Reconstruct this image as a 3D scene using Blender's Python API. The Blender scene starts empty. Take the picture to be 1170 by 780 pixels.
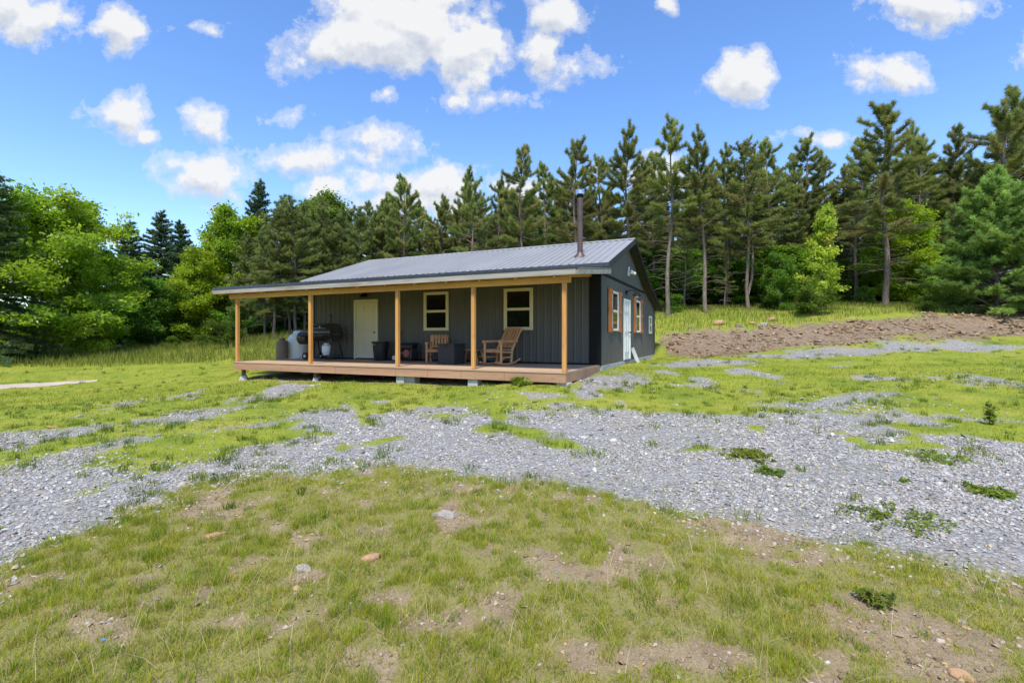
import bpy, bmesh, math, random
import numpy as np
from mathutils import Vector, Matrix
random.seed(7)
rng = np.random.default_rng(11)
S = bpy.context.scene
COL = S.collection
PI = math.pi

# ------------------------------------------------------------------ camera
F, CX, CY = 559.88, 585.0, 384.457          # lens measured from the place: focal length in photo pixels, horizon row
cam = bpy.data.cameras.new('camera'); cam_o = bpy.data.objects.new('camera', cam); COL.objects.link(cam_o)
cam.sensor_width = 36; cam.lens = 36*F/1170; cam.shift_y = -(390-CY)/1170
cam.clip_start = .05; cam.clip_end = 3000
cam_o.rotation_euler = (PI/2, 0, 0)
S.camera = cam_o

# house frame: u runs along the porch to the west, v runs back along the gable wall
TH = math.radians(65.097)
LU = np.array([-math.sin(TH), math.cos(TH)]); GV = np.array([LU[1], -LU[0]])
HR = np.array([2.474, 13.78]); DECK = -.803
def huv(u, v): return HR + u*LU + v*GV

# ------------------------------------------------------------------ noise + terrain
def _h(ix, iy, s):
    n = (ix.astype(np.int64)*374761393 + iy.astype(np.int64)*668265263 + s*1442695041) & 0xffffffff
    n = ((n ^ (n >> 13))*1274126177) & 0xffffffff
    return ((n ^ (n >> 16)) & 0xffff)/65535.0
def vnoise(x, y, s=0):
    ix = np.floor(x); iy = np.floor(y); fx = x-ix; fy = y-iy
    fx = fx*fx*(3-2*fx); fy = fy*fy*(3-2*fy)
    a = _h(ix, iy, s); b = _h(ix+1, iy, s); c = _h(ix, iy+1, s); d = _h(ix+1, iy+1, s)
    return (a*(1-fx)+b*fx)*(1-fy)+(c*(1-fx)+d*fx)*fy
def fbm(x, y, s=0, o=4):
    r = 0; a = .5; t = 0
    for i in range(o):
        r = r+a*vnoise(x*2**i+17.3*i, y*2**i-9.1*i, s+i); t += a; a *= .5
    return r/t

CTRL = []
def cp(px, py, Y): CTRL.append(((px-CX)/F*Y, Y, (CY-py)/F*Y))
for a in [(0,780,2.2),(585,780,2.2),(1170,780,2.2),(0,640,3.5),(300,600,4.0),(560,540,5.2),(330,535,5.6),(800,600,3.95),(585,480,8),(585,450,10.3),
          (0,540,5.9),(150,500,7.6),(0,442,16.5),(100,437,18),(-250,440,16),(200,420,20.5),(100,405,27),(30,411,24),(300,400,25),(340,388,27),
          (270,433,16.2),(455,437,13.4),(541,439,12.3),(645,441,11.1),(690,423,13.8),(749,405,22.4),(800,440,12.4),(800,420,15),(800,409,18.6),
          (1000,440,11),(1170,440,11),(1170,540,5.3),(1170,660,3.1),(1170,386,21),(1000,399,19),(850,405,20),(1400,380,19),(1400,440,10),
          (900,396,21.3),(1050,387,20.8),(762,404,22.4),(1180,383,20.5),
          (760,378,24.6),(900,373,23.9),(1050,362.5,23.2),(1180,358,22.6),
          (780,358,28),(860,353,29.2),(1010,349,28),(1130,355,25.5),(900,341,40),(1100,338,40),(1300,350,26),
          (100,396,40),(400,378,35),(600,366,33),(500,370,40),(700,362,30),(-200,400,30),(-200,395,45),(600,340,60),(200,385,60),(1000,320,60),(1500,330,40)]: cp(*a)
CTRL += [(-8,-4,-1.75),(0,-4,-1.6),(8,-4,-1.5),(0,1,-1.57),(3,2,-1.55),(-20,5,-1.9),(20,5,-1.3),(20,-10,-1.4),(-20,-10,-2),(0,-15,-1.7)]
CTRL += [tuple(huv(5,3))+(-1.05,), tuple(huv(8,5))+(-.9,), tuple(huv(11,-1))+(-1.25,), tuple(huv(12.5,1.5))+(-1.15,)]
CTRL = np.array(CTRL)
def _tps():
    P = CTRL[:, :2]; n = len(P)
    d = np.linalg.norm(P[:, None]-P[None], axis=2)
    K = np.where(d > 0, d*d*np.log(np.maximum(d, 1e-9)), 0)+np.eye(n)*.6
    A = np.zeros((n+3, n+3)); A[:n, :n] = K; A[:n, n] = 1; A[:n, n+1:] = P; A[n, :n] = 1; A[n+1:, :n] = P.T
    return np.linalg.solve(A, np.r_[CTRL[:, 2], 0, 0, 0])
TW = _tps()
def ground_z(x, y):
    x = np.atleast_1d(np.asarray(x, float)); y = np.atleast_1d(np.asarray(y, float))
    r = np.hypot(x, y-15); k = np.minimum(1, 62/np.maximum(r, 1e-6))      # beyond the clearing the land runs on level
    xq = x*k; yq = 15+(y-15)*k
    out = np.empty(len(x))
    for i in range(0, len(x), 40000):
        X = xq[i:i+40000]; Y = yq[i:i+40000]
        d2 = (X[:, None]-CTRL[None, :, 0])**2+(Y[:, None]-CTRL[None, :, 1])**2
        out[i:i+40000] = (.5*d2*np.log(np.maximum(d2, 1e-12)))@TW[:-3]+TW[-3]+TW[-2]*X+TW[-1]*Y
    near = np.clip(1.3-r/70, 0, 1)
    out += ((fbm(x*.9, y*.9, 5, 3)-.5)*.10+(fbm(x*4, y*4, 9, 2)-.5)*.03)*near
    return out
def gz(x, y): return float(ground_z([x], [y])[0])
def unproj(px, py):
    """the spot of ground seen at a photo pixel: where a survey ray meets the terrain"""
    px = np.atleast_1d(np.asarray(px, float)); py = np.atleast_1d(np.asarray(py, float))
    dx = (px-CX)/F; dz = (CY-py)/F
    t = np.full(len(px), 1.2); done = np.zeros(len(px), bool); res = np.full(len(px), 80.0)
    while not done.all() and t.max() < 80:
        below = (ground_z(dx*t, t) > dz*t) & ~done
        res[below] = t[below]; done |= below
        t = t*1.012
    return np.stack([dx*res, res], 1)
def at_px(px, py):
    p = unproj([px], [py])[0]; return float(p[0]), float(p[1])

# zones of the yard, traced as outlines on the ground
def zone(pts):
    a = np.array(pts, float); q = []
    for i in range(len(a)):
        b = a[(i+1) % len(a)]; n = max(2, int(np.hypot(*(b-a[i]))/40))
        for k in range(n): q.append(a[i]+(b-a[i])*k/n)
    q = np.array(q); return unproj(q[:, 0], q[:, 1])
def inside(poly, x, y):
    r = np.zeros(len(x), bool); n = len(poly)
    bb = (x > poly[:, 0].min()) & (x < poly[:, 0].max()) & (y > poly[:, 1].min()) & (y < poly[:, 1].max())
    X = x[bb]; Y = y[bb]; q = np.zeros(len(X), bool)
    for i in range(n):
        x1, y1 = poly[i]; x2, y2 = poly[(i+1) % n]
        if y1 == y2: continue
        q ^= ((y1 > Y) != (y2 > Y)) & (X < (x2-x1)*(Y-y1)/(y2-y1)+x1)
    r[bb] = q; return r
GRAVEL = [zone(z) for z in (
    [(-120,720),(0,668),(60,640),(120,615),(190,592),(240,575),(300,560),(350,565),(420,562),(500,566),(560,570),(640,574),(720,588),(800,604),(880,616),(940,622),(1000,636),(1060,650),(1110,664),(1170,680),(1330,720),
     (1330,475),(1170,474),(1100,478),(1040,471),(960,468),(880,472),(820,476),(740,474),(660,468),(600,470),(540,476),(480,486),(430,494),(390,512),(340,502),(290,508),(220,528),(150,548),(70,572),(130,548),(110,536),(60,536),(150,512),(190,500),(120,506),(60,520),(0,536),(-120,560)],
    [(190,500),(260,486),(330,474),(400,462),(440,452),(470,447),(560,450),(520,456),(450,466),(390,476),(300,484),(240,492)],
    [(830,466),(900,459),(960,452),(1010,448),(1030,452),(1000,459),(930,465)],
    [(1010,444),(1080,437),(1170,428),(1300,418),(1300,428),(1170,436),(1090,441)],
    [(755,419),(800,411),(900,402),(1000,395),(1100,387),(1170,383),(1330,376),(1330,392),(1170,400),(1060,403),(960,407),(880,413),(820,420)],
    [(688,430),(720,424),(735,430),(725,440),(690,442)],
    [(580,449),(640,447),(690,451),(640,456),(590,456)],
    [(450,470),(500,462),(530,466),(480,478),(440,482)],
    [(120,462),(170,456),(230,452),(220,458),(150,468)],
    [(160,480),(210,470),(260,464),(240,474),(180,486)],
)]
BERM = zone([(748,407),(800,408),(850,406),(900,398),(1000,391),(1080,386),(1180,382),(1330,376),(1330,350),(1180,358),(1110,358),(1050,362),(1000,366),(900,375),(840,377),(755,379)])
MOUND = zone([(-150,740),(0,644),(60,618),(150,585),(230,552),(300,533),(360,541),(440,541),(520,545),(600,546),(690,562),(760,578),(820,594),(900,610),(960,616),(1010,628),(1100,648),(1170,660),(1330,690),(1330,1050),(585,1300),(-150,1100)])
BARE = [zone(z) for z in ([(780,598),(840,588),(930,592),(960,606),(900,622),(820,625)], [(480,600),(530,585),(560,600),(520,615)], [(930,700),(1000,690),(1090,715),(1170,730),(1170,780),(1040,780),(960,730)],
                          [(240,560),(300,575),(270,600),(210,590)], [(100,680),(170,690),(150,730),(90,720)], [(540,690),(620,680),(650,705),(590,725)], [(700,640),(760,640),(750,665),(700,665)], [(390,725),(460,735),(430,770),(380,760)])]
def warp(x, y):
    a = .05+.03*np.clip(y, 0, 20)
    return (x+(fbm(x*.7, y*.7, 31, 4)-.5)*a*4+(fbm(x*4, y*4, 35, 2)-.5)*a*1.2, y+(fbm(x*.7, y*.7, 41, 4)-.5)*a*4+(fbm(x*4, y*4, 45, 2)-.5)*a*1.2)
def masks(x, y, jit=0.):
    """gravel, bare rubble, foreground bank, bare soil: 0 or 1 at each point"""
    wx, wy = warp(x, y)
    if jit: wx = wx+rng.normal(0, 1, len(x))*jit*(.15+.05*y); wy = wy+rng.normal(0, 1, len(x))*jit*(.15+.05*y)
    g = np.zeros(len(x), bool)
    for z in GRAVEL: g |= inside(z, wx, wy)
    berm = inside(BERM, wx, wy); mound = inside(MOUND, wx, wy)
    bare = np.zeros(len(x), bool)
    for z in BARE: bare |= inside(z, wx, wy)
    # grass has crept into thin gravel, gravel shows in thin lawn
    weedy = fbm(x*.55, y*.55, 51, 4)
    far = y > 6.2
    g &= ~((weedy > np.where(x < 2, .555, .58)) & far & ~mound)
    g |= (fbm(x*.9+40, y*.5, 57, 5) > .635) & ~mound & ~berm & (y > 6.5) & (y < 15) & (x < 12) & (x > -9)
    return g & ~mound & ~berm, berm, mound, bare

def bank_cover(x, y):
    """how well grass has taken on the near bank, 0 bare to 1 thick"""
    return fbm(x*3.8, y*3.8, 91, 5)*.85+fbm(x*.7, y*.7, 93, 2)*.15

# ------------------------------------------------------------------ node helpers
def new_mat(name):
    m = bpy.data.materials.new(name); m.use_nodes = True; nt = m.node_tree; nt.nodes.clear()
    return m, nt
class NT:
    def __init__(s, nt): s.nt = nt
    def n(s, t, **kw):
        d = s.nt.nodes.new(t)
        for k, v in kw.items():
            if k.startswith('i_'):
                key = k[2:]; key = int(key) if key.isdigit() else key.replace('_', ' ')
                d.inputs[key].default_value = v
            else: setattr(d, k, v)
        return d
    def l(s, a, b): s.nt.links.new(a, b); return b
    def math(s, op, a, b=None, c=None, clamp=False):
        d = s.n('ShaderNodeMath', operation=op, use_clamp=clamp)
        for i, q in enumerate((a, b, c)):
            if q is None: continue
            if isinstance(q, (int, float)): d.inputs[i].default_value = q
            else: s.l(q, d.inputs[i])
        return d.outputs[0]
    def ramp(s, fac, stops, interp='LINEAR'):
        d = s.n('ShaderNodeValToRGB'); d.color_ramp.interpolation = interp
        e = d.color_ramp.elements
        while len(e) < len(stops): e.new(.5)
        for q, (p, c) in zip(e, stops):
            q.position = p; q.color = (c, c, c, 1) if isinstance(c, (int, float)) else (*c, 1)
        s.l(fac, d.inputs[0]); return d.outputs[0]
    def mix(s, fac, a, b, blend='MIX'):
        d = s.n('ShaderNodeMix', data_type='RGBA', blend_type=blend)
        for i, q in ((0, fac), (6, a), (7, b)):
            if isinstance(q, (int, float)): d.inputs[i].default_value = q
            elif isinstance(q, tuple): d.inputs[i].default_value = (*q, 1)
            else: s.l(q, d.inputs[i])
        return d.outputs[2]
    def noise(s, vec, scale, detail=4, rough=.55, out=0, dist=0):
        d = s.n('ShaderNodeTexNoise'); d.inputs['Scale'].default_value = scale; d.inputs['Detail'].default_value = detail
        d.inputs['Roughness'].default_value = rough; d.inputs['Distortion'].default_value = dist
        if vec is not None: s.l(vec, d.inputs['Vector'])
        return d.outputs[out]
    def mapping(s, vec, scale=(1,1,1), rot=(0,0,0), loc=(0,0,0)):
        d = s.n('ShaderNodeMapping'); d.inputs['Scale'].default_value = scale; d.inputs['Rotation'].default_value = rot; d.inputs['Location'].default_value = loc
        s.l(vec, d.inputs['Vector']); return d.outputs[0]
def finish(N, bsdf_out):
    o = N.n('ShaderNodeOutputMaterial'); N.l(bsdf_out, o.inputs[0])

def surf(name, c1, c2=None, rough=.6, metal=0, scale=6, stretch=(1,1,1), detail=5, bump=0, bscale=None, spec=.5, rvar=0, c3=None, speck=0):
    """general procedural surface: two tones mixed by noise, optional dirt tone, bump"""
    m, nt = new_mat(name); N = NT(nt)
    tc = N.n('ShaderNodeTexCoord').outputs['Object']; v = N.mapping(tc, stretch)
    b = N.n('ShaderNodeBsdfPrincipled')
    f = N.noise(v, scale, detail, .6)
    col = N.ramp(f, [(.3, c1), (.7, c2 or c1)])
    if c3: col = N.mix(N.ramp(N.noise(v, scale*.35, 6, .7), [(.52, 0.0), (.68, 1.0)]), col, c3)
    if speck: col = N.mix(N.ramp(N.noise(tc, 90, 2), [(.6, 0.0), (.75, speck)]), col, tuple(x*.4 for x in c1))
    N.l(col, b.inputs['Base Color'])
    b.inputs['Metallic'].default_value = metal; b.inputs['Specular IOR Level'].default_value = spec
    if rvar: N.l(N.math('MULTIPLY_ADD', N.noise(tc, scale*1.7, 4), rvar, rough-rvar*.5), b.inputs['Roughness'])
    else: b.inputs['Roughness'].default_value = rough
    if bump:
        bp = N.n('ShaderNodeBump'); bp.inputs['Strength'].default_value = bump; bp.inputs['Distance'].default_value = .01
        N.l(N.noise(v, bscale or scale*2, 6, .65), bp.inputs['Height']); N.l(bp.outputs[0], b.inputs['Normal'])
    finish(N, b.outputs[0]); return m
def leafmat(name, trans=.35, rough=.5, tint=(1,1,1), spec=.25, vary=True):
    """foliage: colour comes from the leaf's own attribute; thin leaves let light through"""
    m, nt = new_mat(name); N = NT(nt)
    a = N.n('ShaderNodeAttribute', attribute_name='tone').outputs['Color']
    ri = N.n('ShaderNodeObjectInfo').outputs['Random']
    hs = N.n('ShaderNodeHueSaturation'); 
    if vary: N.l(N.math('MULTIPLY_ADD', ri, .020, .488), hs.inputs['Hue']); N.l(N.math('MULTIPLY_ADD', ri, .34, .86), hs.inputs['Value'])
    N.l(a, hs.inputs['Color']); col = N.mix(1.0, hs.outputs[0], tint, 'MULTIPLY')
    b = N.n('ShaderNodeBsdfPrincipled'); N.l(col, b.inputs['Base Color']); b.inputs['Roughness'].default_value = rough; b.inputs['Specular IOR Level'].default_value = spec
    t = N.n('ShaderNodeBsdfTranslucent'); N.l(N.mix(1.0, col, (1.25,1.3,.6), 'MULTIPLY'), t.inputs[0])
    mx = N.n('ShaderNodeMixShader'); mx.inputs[0].default_value = trans; N.l(b.outputs[0], mx.inputs[1]); N.l(t.outputs[0], mx.inputs[2])
    finish(N, mx.outputs[0]); return m

# ------------------------------------------------------------------ mesh helpers
class MB:
    def __init__(s): s.v = []; s.f = []
    def add(s, vs, fs):
        k = len(s.v); s.v += [tuple(map(float, p)) for p in vs]; s.f += [tuple(k+i for i in f) for f in fs]; return s
    def box(s, c, d, rz=0, rx=0, ry=0):
        M = Matrix.Translation(c) @ Matrix.Rotation(rz, 4, 'Z') @ Matrix.Rotation(ry, 4, 'Y') @ Matrix.Rotation(rx, 4, 'X')
        vs = [M @ Vector((x*d[0]/2, y*d[1]/2, z*d[2]/2)) for x in (-1,1) for y in (-1,1) for z in (-1,1)]
        return s.add(vs, [(0,1,3,2),(4,6,7,5),(0,4,5,1),(2,3,7,6),(0,2,6,4),(1,5,7,3)])
    def bb(s, lo, hi):
        return s.box([(a+b)/2 for a, b in zip(lo, hi)], [b-a for a, b in zip(lo, hi)])
    def bar(s, p, q, w, h, up=(0,0,1)):
        p = Vector(p); q = Vector(q); d = (q-p).normalized(); u = Vector(up)
        a = d.cross(u)
        if a.length < 1e-4: a = d.cross(Vector((0,1,0)))
        a.normalize(); b = a.cross(d).normalized()
        vs = [e+a*x*w/2+b*z*h/2 for e in (p, q) for x, z in ((-1,-1),(1,-1),(1,1),(-1,1))]
        return s.add(vs, [(0,3,2,1),(4,5,6,7),(0,1,5,4),(1,2,6,5),(2,3,7,6),(3,0,4,7)])
    def tube(s, pts, rad, n=8, cap=True):
        pts = [Vector(p) for p in pts]; rad = [rad]*len(pts) if isinstance(rad, (int, float)) else rad
        vs = []; fs = []; prev = None
        for i, p in enumerate(pts):
            d = (pts[min(i+1, len(pts)-1)]-pts[max(i-1, 0)]).normalized()
            if prev is None: a = d.cross(Vector((0,0,1)) if abs(d.z) < .9 else Vector((1,0,0))).normalized()
            else: a = (prev-d*prev.dot(d)).normalized()
            prev = a; b = d.cross(a)
            for k in range(n):
                t = 2*PI*k/n; vs.append(p+(a*math.cos(t)+b*math.sin(t))*rad[i])
        for i in range(len(pts)-1):
            for k in range(n): fs.append((i*n+k, i*n+(k+1) % n, (i+1)*n+(k+1) % n, (i+1)*n+k))
        if cap: fs += [tuple(range(n-1, -1, -1)), tuple((len(pts)-1)*n+k for k in range(n))]
        return s.add(vs, fs)
    def lathe(s, prof, n=24, c=(0,0,0), axis='Z'):
        vs = []; fs = []
        for r, z in prof:
            for k in range(n):
                t = 2*PI*k/n; p = (r*math.cos(t), r*math.sin(t), z)
                if axis == 'X': p = (p[2], p[0], p[1])
                if axis == 'Y': p = (p[0], p[2], p[1])
                vs.append((p[0]+c[0], p[1]+c[1], p[2]+c[2]))
        for i in range(len(prof)-1):
            for k in range(n): fs.append((i*n+k, i*n+(k+1) % n, (i+1)*n+(k+1) % n, (i+1)*n+k))
        fs += [tuple(range(n-1, -1, -1)), tuple((len(prof)-1)*n+k for k in range(n))]
        return s.add(vs, fs)
    def prism(s, poly, a, b, axis):
        """outline in the plane across axis, carried from a to b"""
        def P(q, t): return {'X': (t, q[0], q[1]), 'Y': (q[0], t, q[1]), 'Z': (q[0], q[1], t)}[axis]
        n = len(poly); vs = [P(q, a) for q in poly]+[P(q, b) for q in poly]
        return s.add(vs, [tuple(range(n-1, -1, -1)), tuple(range(n, 2*n))]+[(i, (i+1) % n, n+(i+1) % n, n+i) for i in range(n)])
    def build(s, name, mat, parent=None, smooth=False, bevel=0, off=(0,0,0), label=None):
        me = bpy.data.meshes.new(name)
        me.from_pydata([(x+off[0], y+off[1], z+off[2]) for x, y, z in s.v], [], s.f)
        bm = bmesh.new(); bm.from_mesh(me); bmesh.ops.recalc_face_normals(bm, faces=bm.faces); bm.to_mesh(me); bm.free()
        if smooth:
            for p in me.polygons: p.use_smooth = True
            try: me.set_sharp_from_angle(angle=math.radians(40))
            except Exception: pass
        me.materials.append(mat)
        o = bpy.data.objects.new(name, me); COL.objects.link(o)
        if parent: o.parent = parent
        if bevel:
            b = o.modifiers.new('edge', 'BEVEL'); b.width = bevel; b.segments = 2; b.limit_method = 'ANGLE'; b.angle_limit = math.radians(50)
        if label: o['label'] = label
        return o
def thing(name, label, cat, loc=(0,0,0), rz=0, group=None):
    o = bpy.data.objects.new(name, None); COL.objects.link(o); o.location = loc; o.rotation_euler = (0,0,rz)
    o.empty_display_size = .2
    o['label'] = label; o['category'] = cat
    if group: o['group'] = group
    return o
def tag(o, label=None, cat=None, group=None, kind=None):
    for k, v in (('label', label), ('category', cat), ('group', group), ('kind', kind)):
        if v: o[k] = v
    return o
def npmesh(name, V, Fs, tone=None, mats=(), mi=None, smooth=False):
    """mesh from arrays: V n x 3, Fs m x k (all faces with k corners), tone n x 3"""
    me = bpy.data.meshes.new(name); V = np.asarray(V, np.float32); Fs = np.asarray(Fs, np.int32); k = Fs.shape[1]
    me.vertices.add(len(V)); me.vertices.foreach_set('co', V.ravel())
    me.loops.add(Fs.size); me.loops.foreach_set('vertex_index', Fs.ravel())
    me.polygons.add(len(Fs)); me.polygons.foreach_set('loop_start', np.arange(len(Fs), dtype=np.int32)*k)
    try: me.polygons.foreach_set('loop_total', np.full(len(Fs), k, np.int32))
    except Exception: pass
    if smooth: me.polygons.foreach_set('use_smooth', np.ones(len(Fs), bool))
    if tone is not None:
        a = me.attributes.new('tone', 'FLOAT_COLOR', 'POINT'); t = np.ones((len(V), 4), np.float32); t[:, :3] = tone; a.data.foreach_set('color', t.ravel())
    for m in mats: me.materials.append(m)
    if mi is not None: me.polygons.foreach_set('material_index', np.asarray(mi, np.int32))
    me.update(calc_edges=True); me.validate()
    return me
def mobj(name, me, parent=None):
    o = bpy.data.objects.new(name, me); COL.objects.link(o)
    if parent: o.parent = parent
    return o

# ------------------------------------------------------------------ light + sky
SUN = Vector((-.15, -.80, 1.42)).normalized()
sl = bpy.data.lights.new('sun', 'SUN'); so = bpy.data.objects.new('sun', sl); COL.objects.link(so)
sl.energy = 2.8; sl.angle = math.radians(8); sl.color = (1, .94, .83)
so.rotation_euler = SUN.to_track_quat('Z', 'Y').to_euler()
W = bpy.data.worlds.new('World'); S.world = W; W.use_nodes = True; W.node_tree.nodes.clear(); N = NT(W.node_tree)
sky = N.n('ShaderNodeTexSky', sky_type='NISHITA', sun_disc=False, altitude=300, air_density=1.0, dust_density=.25, ozone_density=1.8)
sky.sun_elevation = math.asin(SUN.z); sky.sun_rotation = math.atan2(SUN.x, SUN.y)
hs = N.n('ShaderNodeHueSaturation'); hs.inputs['Saturation'].default_value = 1.2; hs.inputs['Hue'].default_value = .507; N.l(sky.outputs[0], hs.inputs['Color'])
bg = N.n('ShaderNodeBackground'); bg.inputs[1].default_value = .145; N.l(hs.outputs[0], bg.inputs[0])
d = N.n('ShaderNodeTexCoord').outputs['Generated']
sx = N.n('ShaderNodeSeparateXYZ'); N.l(d, sx.inputs[0])
dy = N.math('MAXIMUM', sx.outputs[1], .05)
cx = N.math('DIVIDE', sx.outputs[0], dy); cz = N.math('DIVIDE', sx.outputs[2], dy)
cv = N.n('ShaderNodeCombineXYZ'); N.l(cx, cv.inputs[0]); N.l(cz, cv.inputs[1]); P = cv.outputs[0]
nz = N.n('ShaderNodeTexNoise'); nz.inputs['Scale'].default_value = 9; nz.inputs['Detail'].default_value = 5; N.l(P, nz.inputs['Vector'])
vm = N.n('ShaderNodeVectorMath', operation='MULTIPLY_ADD'); N.l(nz.outputs[1], vm.inputs[0]); vm.inputs[1].default_value = (.10,.07,0); N.l(P, vm.inputs[2])
vs2 = N.n('ShaderNodeVectorMath', operation='SUBTRACT'); N.l(vm.outputs[0], vs2.inputs[0]); vs2.inputs[1].default_value = (.05,.035,0); Q = vs2.outputs[0]
CLOUDS = [(430,45,92,36),(380,62,50,24),(345,77,26,15),(475,28,70,40),(530,58,46,34),(548,88,38,20),(400,8,50,22),(500,2,60,20),(640,22,34,32),(657,76,40,17),(622,58,30,24),(572,114,42,15),(518,113,30,15),(545,100,30,12),
          (430,160,62,20),(350,180,55,20),(400,178,60,18),(445,205,62,20),(505,210,56,24),(375,216,36,13),(600,216,60,20),(740,200,50,26),(470,230,90,22),
          (135,130,40,22),(230,136,29,20),(320,130,19,11),(235,200,56,26),(205,188,30,20),(40,20,48,34),(5,0,50,28),(132,32,30,26),(218,32,26,8),(118,275,30,9),
          (850,84,33,30),(1015,80,44,24),(990,95,24,12),(1060,8,74,26),(1035,30,32,14),(945,160,46,9),(440,108,14,10),(765,4,9,12),(170,155,14,7),(245,236,18,5),(-160,120,120,40),(1330,60,130,40),(1290,170,90,25),(-120,250,80,20)]
def cloud_field(Q):
    field = None
    for a, b, rx, ry in CLOUDS:
        rx *= 1.2; ry *= 1.2
        q = N.n('ShaderNodeVectorMath', operation='SUBTRACT'); N.l(Q, q.inputs[0]); q.inputs[1].default_value = ((a-CX)/F, (CY-b)/F, 0)
        r = N.n('ShaderNodeVectorMath', operation='MULTIPLY'); N.l(q.outputs[0], r.inputs[0]); r.inputs[1].default_value = (F/rx, F/ry, 0)
        le = N.n('ShaderNodeVectorMath', operation='LENGTH'); N.l(r.outputs[0], le.inputs[0])
        t = N.math('MULTIPLY', N.math('SUBTRACT', 1.0, le.outputs['Value']), min(1.25, max(.42, min(rx, ry)/38)))
        field = t if field is None else N.math('SMOOTH_MAX', field, t, .18)
    return field
field = cloud_field(Q)
Qu = N.n('ShaderNodeVectorMath', operation='ADD'); N.l(Q, Qu.inputs[0]); Qu.inputs[1].default_value = (.006,.022,0); field_up = cloud_field(Qu.outputs[0])
n1 = N.noise(P, 11, 11, .64); up = N.n('ShaderNodeVectorMath', operation='ADD'); N.l(P, up.inputs[0]); up.inputs[1].default_value = (.006,.022,0)
n2 = N.noise(up.outputs[0], 11, 7, .64)
body = N.math('ADD', N.math('MULTIPLY', field, 1.75), N.math('MULTIPLY_ADD', n1, 3.7, -1.82))
dens = N.ramp(body, [(.02, 0.0), (.30, .34), (.85, 1.0)], 'EASE')
fronty = N.math('GREATER_THAN', sx.outputs[1], .06)
# the sky to the sides and behind carries the same broken cumulus
pl = N.math('DIVIDE', 1.0, N.math('MAXIMUM', sx.outputs[2], .08))
cb = N.n('ShaderNodeVectorMath', operation='SCALE'); N.l(d, cb.inputs[0]); N.l(pl, cb.inputs['Scale'])
back = N.ramp(N.noise(cb.outputs[0], 1.1, 8, .6), [(.54, 0.0), (.66, .9)])
dens = N.math('ADD', N.math('MULTIPLY', dens, fronty), N.math('MULTIPLY', back, N.math('SUBTRACT', 1.0, fronty)))
lit = N.math('ADD', N.math('MULTIPLY', N.math('SUBTRACT', field, field_up), 1.3), N.math('MULTIPLY', N.math('SUBTRACT', n1, n2), 1.7))
shade = N.math('ADD', .72, lit, None, True)
ccol = N.ramp(shade, [(.15, (.60,.66,.77)), (.55, (.82,.85,.90)), (.80, (.99,.99,.99))])
bc = N.n('ShaderNodeBackground'); bc.inputs[1].default_value = .47; N.l(ccol, bc.inputs[0])
mx = N.n('ShaderNodeMixShader'); N.l(N.math('MULTIPLY', dens, .96), mx.inputs[0]); N.l(bg.outputs[0], mx.inputs[1]); N.l(bc.outputs[0], mx.inputs[2])
wo = N.n('ShaderNodeOutputWorld'); N.l(mx.outputs[0], wo.inputs[0])
S.view_settings.view_transform = 'Standard'; S.view_settings.look = 'None'; S.view_settings.gamma = 1; S.view_settings.exposure = 1.0
S.render.engine = 'CYCLES'
S.cycles.max_bounces = 6; S.cycles.diffuse_bounces = 3; S.cycles.transmission_bounces = 4; S.cycles.caustics_reflective = False; S.cycles.caustics_refractive = False
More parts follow.
